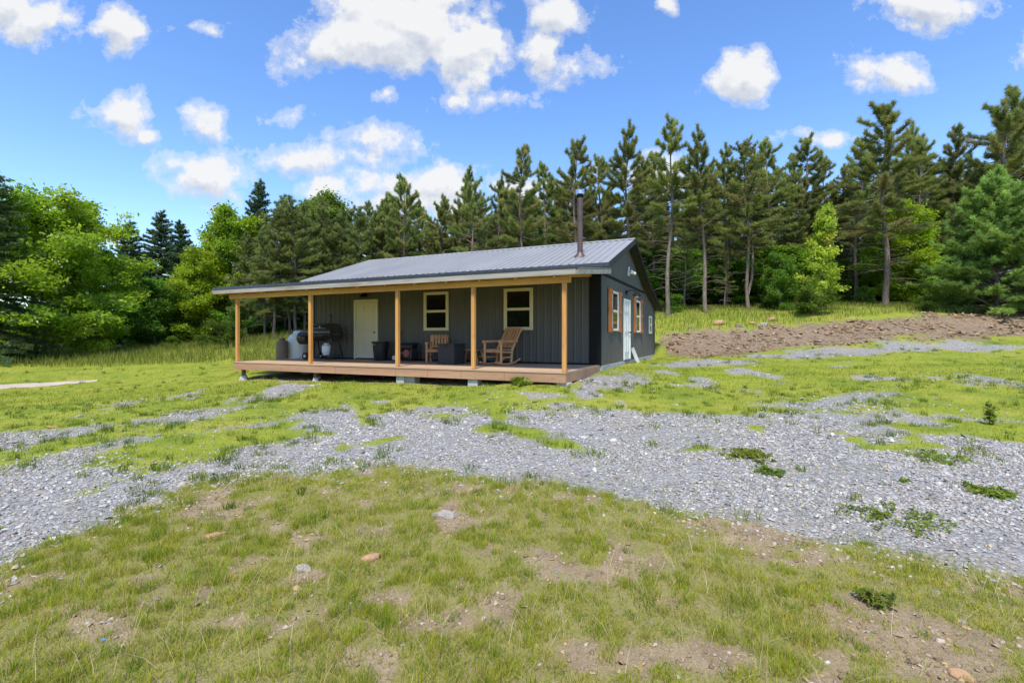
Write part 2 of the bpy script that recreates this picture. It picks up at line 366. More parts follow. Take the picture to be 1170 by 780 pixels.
# ------------------------------------------------------------------ ground sheet
def ground_material():
    m, nt = new_mat('yard'); N = NT(nt)
    v = N.n('ShaderNodeTexCoord').outputs['Object']
    za = N.n('ShaderNodeAttribute', attribute_name='tone').outputs['Color']; sp = N.n('ShaderNodeSeparateColor'); N.l(za, sp.inputs[0])
    zb = N.n('ShaderNodeAttribute', attribute_name='tone2').outputs['Color']; sq = N.n('ShaderNodeSeparateColor'); N.l(zb, sq.inputs[0])
    big = N.noise(v, .7, 5, .6); mid = N.noise(v, 4.5, 6, .65); fine = N.noise(v, 38, 5, .7); spk = N.noise(v, 120, 3, .6)
    soil = N.ramp(mid, [(.25, (.17,.122,.074)), (.5, (.28,.208,.126)), (.75, (.38,.295,.185))])
    soil = N.mix(N.ramp(fine, [(.5, 0.0), (.66, .6)]), soil, (.38,.31,.22))
    soil = N.mix(N.ramp(spk, [(.3, .6), (.45, 0.0)]), soil, (.055,.04,.03))
    lawn = N.ramp(big, [(.3, (.12,.175,.018)), (.48, (.22,.26,.025)), (.7, (.30,.29,.045))])
    lawn = N.mix(N.ramp(mid, [(.5, 0.0), (.72, .75)]), lawn, (.10,.15,.02))
    lawn = N.mix(N.ramp(fine, [(.52, 0.0), (.7, .6)]), lawn, (.28,.25,.10))
    turf = N.mix(N.ramp(fine, [(.4, 0.0), (.62, .8)]), (.19,.20,.035), (.27,.22,.11))
    bank = N.mix(N.math('MULTIPLY', N.math('ADD', sq.outputs[2], N.math('MULTIPLY_ADD', mid, 1.2, -.6), None, True), .85), soil, turf)
    vo = N.n('ShaderNodeTexVoronoi'); vo.inputs['Scale'].default_value = 30; vo.inputs['Randomness'].default_value = 1; N.l(v, vo.inputs['Vector'])
    vc = N.n('ShaderNodeSeparateColor'); N.l(vo.outputs['Color'], vc.inputs[0])
    grav = N.ramp(vc.outputs[0], [(0, (.20,.20,.205)), (.3, (.29,.29,.293)), (.6, (.36,.357,.355)), (.85, (.44,.435,.425)), (.97, (.36,.30,.23))])
    grav = N.mix(N.ramp(vo.outputs['Distance'], [(.3, 0.0), (.75, .8)]), grav, (.20,.185,.17))
    grav = N.mix(N.ramp(big, [(.5, 0.0), (.7, .5)]), grav, (.33,.28,.22))
    v2 = N.n('ShaderNodeTexVoronoi'); v2.inputs['Scale'].default_value = 16; N.l(N.mapping(v, (1,1,1)), v2.inputs['Vector'])
    v2c = N.n('ShaderNodeSeparateColor'); N.l(v2.outputs['Color'], v2c.inputs[0])
    rub = N.ramp(v2c.outputs[0], [(0, (.15,.105,.066)), (.4, (.21,.15,.095)), (.8, (.26,.195,.13)), (1, (.31,.25,.18))])
    rub = N.mix(N.ramp(mid, [(.45, 0.0), (.65, .8)]), rub, (.17,.12,.09))
    litter = N.mix(N.ramp(mid, [(.4, 0.0), (.62, 1.0)]), (.07,.05,.03), (.055,.085,.02))
    c = N.mix(sp.outputs[2], lawn, bank)
    c = N.mix(sq.outputs[1], c, litter)
    c = N.mix(sq.outputs[0], c, soil)
    c = N.mix(sp.outputs[0], c, grav)
    c = N.mix(sp.outputs[1], c, rub)
    b = N.n('ShaderNodeBsdfPrincipled'); N.l(c, b.inputs['Base Color']); b.inputs['Roughness'].default_value = .95; b.inputs['Specular IOR Level'].default_value = .15
    h = N.math('ADD', N.math('MULTIPLY', fine, .5), N.math('MULTIPLY', spk, .25)); h = N.math('SUBTRACT', h, N.math('MULTIPLY', N.math('MULTIPLY', vo.outputs['Distance'], sp.outputs[0]), .9))
    bp = N.n('ShaderNodeBump'); bp.inputs['Strength'].default_value = .9; bp.inputs['Distance'].default_value = .025; N.l(h, bp.inputs['Height']); N.l(bp.outputs[0], b.inputs['Normal'])
    finish(N, b.outputs[0]); return m
def build_ground():
    fr = np.radians(np.arange(-64, 64.01, .24)); bk = np.radians(np.arange(70, 291, 6))
    ang = np.r_[fr, bk]
    rad = [.5]
    while rad[-1] < 32: rad.append(rad[-1]*1.0165)
    while rad[-1] < 900: rad.append(rad[-1]*1.13)
    rad = np.array(rad); A, R = np.meshgrid(ang, rad); X = (R*np.sin(A)).ravel(); Y = (R*np.cos(A)).ravel()
    X = np.r_[X, 0]; Y = np.r_[Y, 0]
    Z = ground_z(X, Y)
    acc = np.zeros((len(X), 4)); nearr = np.hypot(X, Y) < 60
    for k in range(5):
        s = .012*np.hypot(X, Y); jx = X+rng.normal(0, .35, len(X))*s; jy = Y+rng.normal(0, .35, len(X))*s
        mk = masks(jx[nearr], jy[nearr])
        for i in range(4): acc[nearr, i] += mk[i]/5
    forest = np.clip((Y+ .0*X-np.where(X < -8, 27, 30)+(fbm(X*.4, Y*.4, 77, 3)-.5)*5)/3, 0, 1)
    hu = (np.stack([X, Y], 1)-HR)@LU; hv = (np.stack([X, Y], 1)-HR)@GV; under = ((hu > 0) & (hu < 11.2) & (hv > -2.95) & (hv < 9.5)).astype(float)
    na, nr = len(ang), len(rad); i = np.arange(na); fs = []
    for r in range(nr-1):
        a = r*na+i; b = r*na+(i+1) % na; fs.append(np.stack([a, b, b+na, a+na], 1))
    fs = np.concatenate(fs)[:, ::-1]
    c = len(X)-1; tri = np.stack([(i+1) % na, i, np.full(na, c)], 1)
    fan = np.stack([np.full(na, c), i, (i+1) % na, (i+1) % na], 1)
    me = bpy.data.meshes.new('ground'); V = np.stack([X, Y, Z], 1)
    me.from_pydata([], [], [])
    allf = fs.tolist()+[list(t) for t in tri[:, ::-1].tolist()]
    me = bpy.data.meshes.new('ground'); me.from_pydata(V.tolist(), [], allf)
    for nm, q in (('tone', np.stack([acc[:, 0], acc[:, 1], acc[:, 2]], 1)), ('tone2', np.stack([np.maximum(acc[:, 3]*acc[:, 2], under), forest, np.clip((bank_cover(X, Y)-.31)/.09, 0, 1)], 1))):
        a = me.attributes.new(nm, 'FLOAT_COLOR', 'POINT'); t = np.ones((len(X), 4), np.float32); t[:, :3] = q; a.data.foreach_set('color', t.ravel())
    me.polygons.foreach_set('use_smooth', np.ones(len(me.polygons), bool)); me.materials.append(ground_material()); me.update()
    bmx = bmesh.new(); bmx.from_mesh(me); bmesh.ops.recalc_face_normals(bmx, faces=bmx.faces)
    if sum(f.normal.z for f in list(bmx.faces)[:500]) < 0: bmesh.ops.reverse_faces(bmx, faces=bmx.faces)
    bmx.to_mesh(me); bmx.free()
    o = mobj('ground', me); o['kind'] = 'structure'
build_ground()
# pale sandy track on the left
def strip(name, centre, half, mat, lift, n=60, kind='structure'):
    c = np.array(centre); t = np.linspace(0, len(c)-1, n); cx_ = np.interp(t, range(len(c)), c[:, 0]); cy_ = np.interp(t, range(len(c)), c[:, 1]); hw = np.interp(t, range(len(half)), half)
    tx = np.gradient(cx_); ty = np.gradient(cy_); L = np.hypot(tx, ty); nx, ny = -ty/L, tx/L; K = 13
    V = []
    for k in range(K):
        s = (k/(K-1)*2-1); edge = 1+.16*(fbm(cx_*1.3+k, cy_*1.3, 3, 3)-.5)*(abs(s) > .9)
        x = cx_+nx*hw*s*edge; y = cy_+ny*hw*s*edge; V.append(np.stack([x, y, ground_z(x, y)+lift-(.03 if abs(s) > .99 else 0)], 1))
    V = np.concatenate(V); fs = [(k*n+i, k*n+i+1, (k+1)*n+i+1, (k+1)*n+i) for k in range(K-1) for i in range(n-1)]
    o = mobj(name, npmesh(name, V, fs, mats=(mat,), smooth=True)); o['kind'] = kind; return o
m_sand = surf('pale_sand', (.40,.33,.26), (.48,.41,.33), .95, scale=3, bump=.5, bscale=30, c3=(.32,.27,.20))
pa = at_px(-160, 455); pb = at_px(-60, 447); pc = at_px(20, 442); pd = at_px(75, 438.2); pe = at_px(112, 435)
strip('path', [pa, pb, pc, pd, pe], [.55, .52, .45, .36, .1], m_sand, .035)

# ------------------------------------------------------------------ stones
OCT_V = np.array([(1,0,0),(0,1,0),(-1,0,0),(0,-1,0),(0,0,1),(0,0,-1),(.6,.6,.55),(-.6,.55,.5),(-.55,-.6,.6),(.6,-.55,.5)], float)
OCT_F = np.array([(0,6,9),(1,7,6),(2,8,7),(3,9,8),(6,7,4),(7,8,4),(8,9,4),(9,6,4),(0,1,6),(1,2,7),(2,3,8),(3,0,9)])
def stones(name, xy, size, tones, mat, sink=.25, flat=.6, label=None, kind='stuff'):
    n = len(xy); k = len(OCT_V)
    V = OCT_V[None]*(1+rng.normal(0, .22, (n, k, 3))); sc = size[:, None]*(1+rng.normal(0, .25, (n, 3))).clip(.5, 1.6); sc[:, 2] *= flat
    V = V*sc[:, None, :]
    a = rng.uniform(0, 2*PI, n); tl = rng.normal(0, .35, n)
    y2 = V[:, :, 1]*np.cos(tl)[:, None]-V[:, :, 2]*np.sin(tl)[:, None]; z2 = V[:, :, 1]*np.sin(tl)[:, None]+V[:, :, 2]*np.cos(tl)[:, None]
    x3 = V[:, :, 0]*np.cos(a)[:, None]-y2*np.sin(a)[:, None]; y3 = V[:, :, 0]*np.sin(a)[:, None]+y2*np.cos(a)[:, None]
    gzv = ground_z(xy[:, 0], xy[:, 1])
    P = np.stack([x3+xy[:, :1], y3+xy[:, 1:], z2+gzv[:, None]+(size*flat*(.5-sink))[:, None]], 2).reshape(-1, 3)
    Fc = (OCT_F[None]+np.arange(n)[:, None, None]*k).reshape(-1, 3)
    o = mobj(name, npmesh(name, P, Fc, np.repeat(tones, k, 0), (mat,)))
    if kind: o['kind'] = kind
    return o
def attr_mat(name, rough=.85, spec=.3, vscale=60, var=.3, bump=.3):
    m, nt = new_mat(name); N = NT(nt)
    a = N.n('ShaderNodeAttribute', attribute_name='tone').outputs['Color']; v = N.n('ShaderNodeTexCoord').outputs['Object']
    f = N.noise(v, vscale, 4, .65)
    col = N.mix(1.0, a, N.ramp(f, [(.3, 1-var), (.7, 1+var*.6)]), 'MULTIPLY')
    b = N.n('ShaderNodeBsdfPrincipled'); N.l(col, b.inputs['Base Color']); b.inputs['Roughness'].default_value = rough; b.inputs['Specular IOR Level'].default_value = spec
    bp = N.n('ShaderNodeBump'); bp.inputs['Strength'].default_value = bump; bp.inputs['Distance'].default_value = .005; N.l(f, bp.inputs['Height']); N.l(bp.outputs[0], b.inputs['Normal'])
    finish(N, b.outputs[0]); return m
m_gravel = attr_mat('crushed_stone'); m_rubble = attr_mat('earthy_stone', .92, .2, 25)
def wedge(n, y0, y1, k=1.2, pad=.6):
    """random spots in the ground the lens takes in, between two distances"""
    y = np.sqrt(rng.uniform(y0*y0, y1*y1, n)); x = rng.uniform(-1, 1, n)*(y*k+pad); return np.stack([x, y], 1)
def warea(y0, y1, k=1.2): return k*(y1*y1-y0*y0)
def grey_tones(n):
    pal = np.array([(.20,.202,.21),(.26,.262,.27),(.315,.315,.32),(.375,.373,.37),(.47,.46,.45),(.33,.275,.21),(.15,.148,.145)])
    return pal[rng.choice(7, n, p=[.2,.29,.24,.12,.02,.07,.06])]*rng.uniform(.85, 1.15, (n, 1))*np.array([1.30,1.25,1.16])
XY = []; SZ = []
for y0, y1, dens, s0, s1 in ((2.9,4.6,1900,.007,.018),(4.6,6.5,1150,.008,.020),(6.5,9.5,480,.010,.024),(9.5,14,110,.014,.030),(14,22,25,.02,.038)):
    q = wedge(int(warea(y0, y1)*dens), y0, y1); g = masks(q[:, 0], q[:, 1], .8)[0]; q = q[g & (rng.random(len(q)) < np.clip((fbm(q[:, 0]*.5, q[:, 1]*1.1, 121, 4)-.28)*3.2, .22, 1))]
    XY.append(q); SZ.append(rng.uniform(s0, s1, len(q))*(1+.6*(rng.random(len(q)) > .93)))
# strays kicked onto the bank
q = wedge(9000, 1.6, 6.5); mk = masks(q[:, 0], q[:, 1]); q = q[mk[2] & ((fbm(q[:, 0]*1.3, q[:, 1]*1.3, 61, 3) > .58) | mk[3])]
q = q[rng.random(len(q)) < .25]; XY.append(q); SZ.append(rng.uniform(.005, .013, len(q)))
XY = np.concatenate(XY); SZ = np.concatenate(SZ)
# gravel apron and drip line around the cabin
st = stones('gravel', XY, SZ, grey_tones(len(XY)), m_gravel)
tag(st, 'grey blue crushed stone gravel spread over the drive', 'gravel')
q = np.concatenate([wedge(60000, 19, 28, 1.25)]); mk = masks(q[:, 0], q[:, 1]); q = q[mk[1] & (fbm(q[:, 0]*1.1, q[:, 1]*1.1, 73, 3) > .36)]
u = rng.random(len(q)); sz = (.016+.12*u**6)*(.5+.7*fbm(q[:, 0]*.8, q[:, 1]*1.6, 71, 3))
pal = np.array([(.25,.175,.115),(.31,.225,.155),(.36,.28,.21),(.20,.14,.09),(.41,.34,.27),(.40,.27,.155)])
tn = pal[rng.choice(6, len(q), p=[.3,.27,.15,.16,.06,.06])]*rng.uniform(.65,1.0,(len(q),1))*np.array([1.05,1.0,.88])
st = stones('rubble', q, sz, tn, m_rubble); tag(st, 'brown broken shale rubble on the cut bank below the pines', 'rubble')
q = wedge(52000, 1.45, 6.5); mk = masks(q[:, 0], q[:, 1]); q = q[mk[2] & (mk[3] | (bank_cover(q[:, 0], q[:, 1]) < .385))]
tn = pal[rng.choice(6, len(q))]*rng.uniform(.9,1.2,(len(q),1)); st = stones('pebbles', q, .003+.018*rng.random(len(q))**5, tn, m_rubble); tag(st, 'small brown and tan pebbles in the bare soil of the near bank', 'pebbles')

# ------------------------------------------------------------------ grass
m_grass = leafmat('grass_blade', .4, .55, vary=False); 
def blades(name, xy, h, w, lean, tone, tip=None, mat=None, base=None):
    n = len(xy); yaw = rng.uniform(0, 2*PI, n); ld = rng.uniform(0, 2*PI, n); z = ground_z(xy[:, 0], xy[:, 1])-.006 if base is None else base
    cxw, syw = np.cos(yaw)*w*.5, np.sin(yaw)*w*.5; lx, ly = np.cos(ld)*lean*h, np.sin(ld)*lean*h
    x, y = xy[:, 0], xy[:, 1]; V = np.empty((n, 5, 3))
    V[:, 0] = np.stack([x-cxw, y-syw, z], 1); V[:, 1] = np.stack([x+cxw, y+syw, z], 1)
    hz = np.where(lean > 1.05, .10*h+.006, h*np.sqrt(np.maximum(.05, 1-np.minimum(lean, 1)**2*.75)))
    mx_, my_, mz_ = x+lx*.33, y+ly*.33, z+hz*.58
    V[:, 2] = np.stack([mx_-cxw*.8, my_-syw*.8, mz_], 1); V[:, 3] = np.stack([mx_+cxw*.8, my_+syw*.8, mz_], 1)
    V[:, 4] = np.stack([x+lx, y+ly, z+hz], 1)
    i = np.arange(n)[:, None]*5; Fc = np.concatenate([i+np.array([[0,1,3]]), i+np.array([[0,3,2]]), i+np.array([[2,3,4]])])
    T = np.repeat(tone[:, None, :], 5, 1).copy()
    if tip is not None: T[:, 4] = tip; T[:, 2:4] = T[:, 2:4]*.65+np.asarray(tip).reshape(-1, 1, 3)*.35
    o = mobj(name, npmesh(name, V.reshape(-1, 3), Fc, T.reshape(-1, 3), (mat or m_grass,))); o['kind'] = 'stuff'; return o
def tones(n, pal, p=None, v=.18):
    pal = np.array(pal); return pal[rng.choice(len(pal), n, p=p)]*rng.uniform(1-v, 1+v, (n, 1))
GREEN = [(.175,.26,.008),(.28,.34,.012),(.38,.39,.018),(.45,.39,.045),(.53,.42,.12),(.12,.20,.010)]
# the near bank: fine tussocks with worn gaps between
c = np.concatenate([wedge(int(warea(1.45, 3.2)*185), 1.45, 3.2), wedge(int(warea(3.2, 7.2)*135), 3.2, 7.2)])
mk = masks(c[:, 0], c[:, 1]); cov = bank_cover(c[:, 0], c[:, 1])
keep = mk[2] & ((cov > .36+.06*rng.random(len(c))) | (rng.random(len(c)) < .07)) & (~mk[3] | (rng.random(len(c)) < .16)); c = c[keep]; cov = cov[keep]
lush = np.clip((fbm(c[:, 0]*.8, c[:, 1]*.8, 95, 3)-.35)*3.2, 0, 1)
nb = (26+44*rng.random(len(c))).astype(int); idx = np.repeat(np.arange(len(c)), nb); n = len(idx)
r = .055*np.sqrt(rng.random(n))*rng.uniform(.6, 1.5, len(c))[idx]; a = rng.uniform(0, 2*PI, n)
xy = c[idx]+np.stack([r*np.cos(a), r*np.sin(a)], 1)
ch = (.028+.036*rng.random(len(c))+.030*lush)[idx]*rng.uniform(.55, 1.2, n)
ct = tones(len(c), GREEN, [.17,.24,.24,.16,.10,.09])[idx]; bt = tones(n, GREEN, [.16,.24,.24,.18,.10,.08]); tn = ct*.65+bt*.35
tn = tn*(1-.25*lush[idx, None])+np.array([.12,.20,.012])*.25*lush[idx, None]
straw = rng.random(n) < .12; tn[straw] = np.array([.42,.34,.17])*rng.uniform(.75, 1.1, (straw.sum(), 1))
tag(blades('grass', xy, ch, rng.uniform(.0018, .0040, n), rng.uniform(.15, .85, n), tn, tn*1.15), 'short fine tussocky grass on the near bank', 'grass')
# thin creeping cover between the tussocks
q = wedge(260000, 1.5, 7.2); mk = masks(q[:, 0], q[:, 1], .5); gp = bank_cover(q[:, 0], q[:, 1]); q = q[mk[2] & (rng.random(len(q)) < np.where(mk[3], .18, np.clip((gp-.31)*8, .10, .95)))]; n = len(q)
tn = tones(n, GREEN, [.18,.23,.22,.17,.13,.07]); tag(blades('grass', q, rng.uniform(.015, .050, n), rng.uniform(.0022, .0045, n), rng.uniform(.3, 1, n), tn), 'low creeping grass cover between the tussocks of the near bank', 'grass')
# bleached dead stalks lying over the bank
q = wedge(17000, 1.45, 6); mk = masks(q[:, 0], q[:, 1]); w_ = fbm(q[:, 0]*.9+3, q[:, 1]*.9, 97, 3); q = q[mk[2] & (w_ > .47)]; n = len(q)
tn = tones(n, [(.50,.42,.24),(.58,.50,.30),(.40,.32,.17)]); tag(blades('straw', q, rng.uniform(.08, .26, n), rng.uniform(.0014, .0026, n), rng.uniform(.75, 1.12, n), tn), 'bleached dry grass stalks lying over the near bank', 'straw')
q = wedge(120000, 1.45, 6.2); mk = masks(q[:, 0], q[:, 1]); w_ = bank_cover(q[:, 0], q[:, 1]); q = q[mk[2] & ((w_ < .40) | mk[3] | (rng.random(len(q)) < .2))]; n = len(q)
tn = tones(n, [(.46,.38,.24),(.36,.28,.17),(.26,.19,.12),(.52,.45,.30)]); tag(blades('thatch', q, rng.uniform(.015, .05, n), rng.uniform(.0018, .004, n), rng.uniform(1.06, 1.5, n), tn), 'flattened dead grass thatch over the bare soil of the near bank', 'thatch')
# bright lawn between gravel and cabin
q = np.concatenate([wedge(int(warea(5, 9)*620), 5, 9), wedge(int(warea(9, 15)*300), 9, 15), wedge(int(warea(15, 25)*85), 15, 25, 1.25)])
mk = masks(q[:, 0], q[:, 1], 1.1); hu = (q-HR)@LU; hv = (q-HR)@GV; house = (hu > -.1) & (hu < 11.2) & (hv > -2.8) & (hv < 9.7)
q = q[~mk[0] & ~mk[1] & ~mk[2] & ~house & (rng.random(len(q)) < .92)]; n = len(q); pt = fbm(q[:, 0]*.5, q[:, 1]*.5, 101, 4)
LAWN = [(.22,.29,.018),(.30,.345,.022),(.37,.37,.035),(.15,.22,.018),(.40,.33,.10)]
tn = tones(n, LAWN, [.27,.29,.2,.14,.10]); dk = np.clip((.46-pt)*6, 0, 1)[:, None]*.6; tn = tn*(1-dk)+np.array([.13,.20,.02])*dk
tag(blades('grass', q, rng.uniform(.02, .055, n)*(1+.5*(q[:, 1] > 12)), rng.uniform(.004, .009, n)*(1+.6*(q[:, 1] > 10)), rng.uniform(.2, .9, n), tn), 'bright yellow green mown grass around the cabin', 'grass')
# rougher tufts standing up out of the lawn and along the gravel edges
c = np.concatenate([wedge(2600, 4, 12), wedge(1800, 10, 21, 1.25)]); mk = masks(c[:, 0], c[:, 1]); ed = masks(c[:, 0]+.3, c[:, 1]-.5)[0] ^ masks(c[:, 0]-.3, c[:, 1]+.5)[0]
hu = (c-HR)@LU; hv = (c-HR)@GV; house = (hu > -.1) & (hu < 11.2) & (hv > -2.8) & (hv < 9.7)
c = c[~mk[1] & ~house & ((~mk[0] & (rng.random(len(c)) < .22)) | (ed & (rng.random(len(c)) < .7)) | (mk[0] & (rng.random(len(c)) < .03)))]
idx = np.repeat(np.arange(len(c)), 34); n = len(idx); r = rng.uniform(.05, .13, len(c))[idx]*np.sqrt(rng.random(n)); a = rng.uniform(0, 2*PI, n); xy = c[idx]+np.stack([r*np.cos(a), r*np.sin(a)], 1)
tn = tones(len(c), [(.13,.20,.02),(.18,.25,.025),(.10,.16,.02),(.26,.28,.04)])[idx]*rng.uniform(.8, 1.2, (n, 1)); tag(blades('grass', xy, rng.uniform(.05, .15, len(c))[idx]*rng.uniform(.5, 1.1, n), rng.uniform(.004, .008, n), rng.uniform(.15, .7, n), tn), 'rough green grass tufts in the lawn and along the gravel edges', 'grass')
# green threads through the gravel
q = wedge(60000, 3, 12); mk = masks(q[:, 0], q[:, 1]); f_ = fbm(q[:, 0]*1.1, q[:, 1]*1.1, 105, 4); edge = masks(q[:, 0]+.25, q[:, 1]-.3)[0] & masks(q[:, 0]-.25, q[:, 1]+.3)[0]
q = q[mk[0] & ((f_ > .575) | (~edge & (f_ > .45)))]; n = len(q)
tn = tones(n, GREEN+LAWN[:2]); tag(blades('grass', q, rng.uniform(.02, .07, n), rng.uniform(.002, .005, n), rng.uniform(.2, .8, n), tn), 'sparse grass coming up through the gravel edges', 'grass')
# long uncut grass at the foot of the trees
q = np.concatenate([wedge(52000, 18, 31, 1.25), wedge(26000, 21, 31, 1.25)]); mk = masks(q[:, 0], q[:, 1]); left = q[:, 0] < -6
lim = np.where(left, 20.5+.0*q[:, 0], 23.8); lim = np.where(q[:, 0] < -6, 21.5+(fbm(q[:, 0]*.4, q[:, 1]*.4, 7, 3)-.5)*3, 24.2)
hu = (q-HR)@LU; hv = (q-HR)@GV; house = (hu > -.2) & (hu < 11.6) & (hv > -3.2) & (hv < 10)
q = q[(q[:, 1] > lim) & ~mk[1] & ~house]; n = len(q); L_ = q[:, 0] < -6
h = rng.uniform(.14, .42, n)*np.where(L_, 1.25, .75)*(.6+.8*fbm(q[:, 0]*.6, q[:, 1]*.6, 13, 3))
tn = tones(n, [(.12,.17,.03),(.17,.22,.035),(.24,.26,.05),(.33,.28,.12),(.09,.14,.03)], [.26,.3,.24,.1,.1])
tag(blades('grass', q, h, rng.uniform(.010, .022, n), rng.uniform(.1, .6, n), tn, tn*np.array([1.3,1.15,1.0])), 'long uncut grass at the foot of the trees', 'grass')
# ------------------------------------------------------------------ cabin
m_siding = surf('charcoal_steel_siding', (.085,.081,.073), (.102,.098,.089), .55, scale=1.6, stretch=(1,1,.3), spec=.45, rvar=.15, c3=(.115,.108,.096))
m_black = surf('matte_black', (.006,.006,.007), (.010,.010,.011), .7, scale=3, spec=.2)
m_soffit = surf('black_soffit', (.012,.012,.013), (.02,.02,.02), .7, scale=2)
m_roof = surf('galvalume_roof', (.28,.277,.275), (.33,.327,.325), .55, metal=.2, scale=.9, stretch=(1,.25,1), rvar=.1, c3=(.26,.257,.255))
m_dkmetal = surf('charcoal_edge_metal', (.055,.06,.07), (.08,.085,.095), .4, metal=.4, scale=2)
m_grey_wood = surf('weathered_grey_board', (.26,.235,.20), (.40,.37,.33), .9, scale=3.5, stretch=(.35,3,5), bump=.5, c3=(.17,.145,.12))
def wood(name, a, b, c, axis, rough=.62, sc=3.0, bump=.25):
    """sawn timber with grain running along one axis and darker knots"""
    m, nt = new_mat(name); N = NT(nt); v = N.n('ShaderNodeTexCoord').outputs['Object']
    st = {'X': (.12,1,1), 'Y': (1,.12,1), 'Z': (1,1,.12)}[axis]; w = N.mapping(v, st)
    g = N.noise(w, sc*9, 5, .6, dist=.4); l = N.noise(w, sc*.8, 4, .6)
    col = N.ramp(g, [(.3, a), (.7, b)]); col = N.mix(N.ramp(l, [(.42, 0.0), (.68, .7)]), col, c)
    vo = N.n('ShaderNodeTexVoronoi'); vo.inputs['Scale'].default_value = 3.2; N.l(N.mapping(v, tuple(.45 if q == .12 else 1 for q in st)), vo.inputs['Vector'])
    col = N.mix(N.ramp(vo.outputs['Distance'], [(.03, .75), (.075, 0.0)]), col, tuple(q*.35 for q in c))
    b_ = N.n('ShaderNodeBsdfPrincipled'); N.l(col, b_.inputs['Base Color']); b_.inputs['Roughness'].default_value = rough; b_.inputs['Specular IOR Level'].default_value = .3
    bp = N.n('ShaderNodeBump'); bp.inputs['Strength'].default_value = bump; bp.inputs['Distance'].default_value = .004; N.l(g, bp.inputs['Height']); N.l(bp.outputs[0], b_.inputs['Normal'])
    finish(N, b_.outputs[0]); return m
m_post = wood('honey_pine_post', (.55,.265,.075), (.65,.345,.115), (.42,.18,.045), 'Z')
m_beam = wood('honey_pine_beam', (.58,.28,.065), (.68,.37,.11), (.44,.16,.035), 'X')
m_deck = wood('brown_deck_boards', (.45,.305,.195), (.52,.365,.245), (.38,.25,.16), 'X', .75)
m_rim = wood('red_brown_rim_board', (.38,.215,.13), (.46,.28,.18), (.30,.16,.095), 'X', .75)
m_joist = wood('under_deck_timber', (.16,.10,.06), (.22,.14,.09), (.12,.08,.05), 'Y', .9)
m_conc = surf('concrete_block', (.36,.37,.38), (.48,.48,.48), .95, scale=5, bump=.5, bscale=40, c3=(.28,.28,.26))
m_cream = surf('cream_paint', (.70,.62,.40), (.74,.66,.45), .5, scale=2, spec=.4)
m_creamdoor = surf('cream_door_paint', (.66,.61,.45), (.70,.65,.49), .45, scale=1.2, spec=.4)
m_white = surf('white_paint', (.78,.78,.77), (.82,.82,.81), .45, scale=2)
m_shutter = wood('orange_stained_shutter', (.50,.155,.05), (.60,.21,.075), (.42,.115,.035), 'Z', .55)
m_glass, nt = new_mat('dark_window_glass'); N = NT(nt); b = N.n('ShaderNodeBsdfPrincipled'); b.inputs['Base Color'].default_value = (.008,.010,.010,1); b.inputs['Roughness'].default_value = .03
v = N.n('ShaderNodeTexCoord').outputs['Object']; bp = N.n('ShaderNodeBump'); bp.inputs['Strength'].default_value = .05; bp.inputs['Distance'].default_value = .02; N.l(N.noise(v, 2.2, 2), bp.inputs['Height']); N.l(bp.outputs[0], b.inputs['Normal']); finish(N, b.outputs[0])
m_pipe = surf('brown_stove_pipe', (.10,.062,.055), (.14,.09,.08), .5, metal=.3, scale=5, c3=(.075,.05,.045))
m_steel = surf('bright_steel', (.45,.50,.55), (.58,.62,.66), .3, metal=.9, scale=6)
m_bulb = surf('frosted_lens', (.72,.73,.72), (.80,.80,.79), .3, scale=6)

ZB = .35
cabin = thing('cabin', 'charcoal metal cabin with grey ribbed roof and long covered porch', 'cabin', (HR[0], HR[1], DECK-ZB), math.atan2(GV[1], GV[0])-PI/2)
OFF = (0, 0, ZB)
def part(mb, name, mat, parent=None, bevel=0, smooth=False, label=None): return mb.build(name, mat, parent or cabin, smooth, bevel, OFF, label)
def zroof(v):
    if v <= 3.55: return 2.86+.3485*(v+.18)
    if v <= 6.6: return 4.16-.40*(v-3.55)
    return 2.94-.25*(v-6.6)
def ribline(a, b, pitch=.2286, hgt=.02, minor=True):
    pts = [(a, 0)]; s = a+.06
    while s < b-.06:
        pts += [(s-.03-hgt*.3, 0), (s-.014, hgt), (s+.014, hgt), (s+.03+hgt*.3, 0)]
        if minor and s+pitch*.66 < b-.06: pts += [(s+pitch*.36-.012, 0), (s+pitch*.36, hgt*.22), (s+pitch*.36+.012, 0), (s+pitch*.66-.012, 0), (s+pitch*.66, hgt*.22), (s+pitch*.66+.012, 0)]
        s += pitch
    return pts+[(b, 0)]
def ribwall(place, a, b, zlo, ztop, flip=False):
    """ribbed cladding panel with a back face, so it has thickness"""
    mb = MB(); L = ribline(a, b); n = len(L)
    vs = [place(s, o, zlo) for s, o in L]+[place(s, o, ztop(s)) for s, o in L]
    fs = [(i, i+1, n+i+1, n+i) for i in range(n-1)]
    vs += [place(s, -.1, zlo) for s in (a, b)]+[place(s, -.1, ztop(s)) for s in (a, b)]
    fs += [(2*n, 2*n+2, 2*n+3, 2*n+1), (0, n, 2*n+2, 2*n), (n-1, 2*n+1, 2*n+3, 2*n-1)]
    return mb.add(vs, fs)
part(ribwall(lambda s, o, z: (-s, -o, z), 0, 10.99, .0, lambda s: 2.76), 'front_wall', m_siding)
GT = lambda s: zroof(s)-.14
kn = [0, 3.55, 6.6, 9.6]
def gable(place):
    mb = MB()
    for a, b in zip(kn[:-1], kn[1:]):
        L = ribline(a, b); n = len(L)
        vs = [place(s, o, -.02) for s, o in L]+[place(s, o, GT(s)) for s, o in L]; mb.add(vs, [(i, i+1, n+i+1, n+i) for i in range(n-1)])
    return mb
part(gable(lambda s, o, z: (o, s, z)), 'gable_wall', m_siding)
part(gable(lambda s, o, z: (-10.99-o, s, z)), 'gable_wall', m_siding)
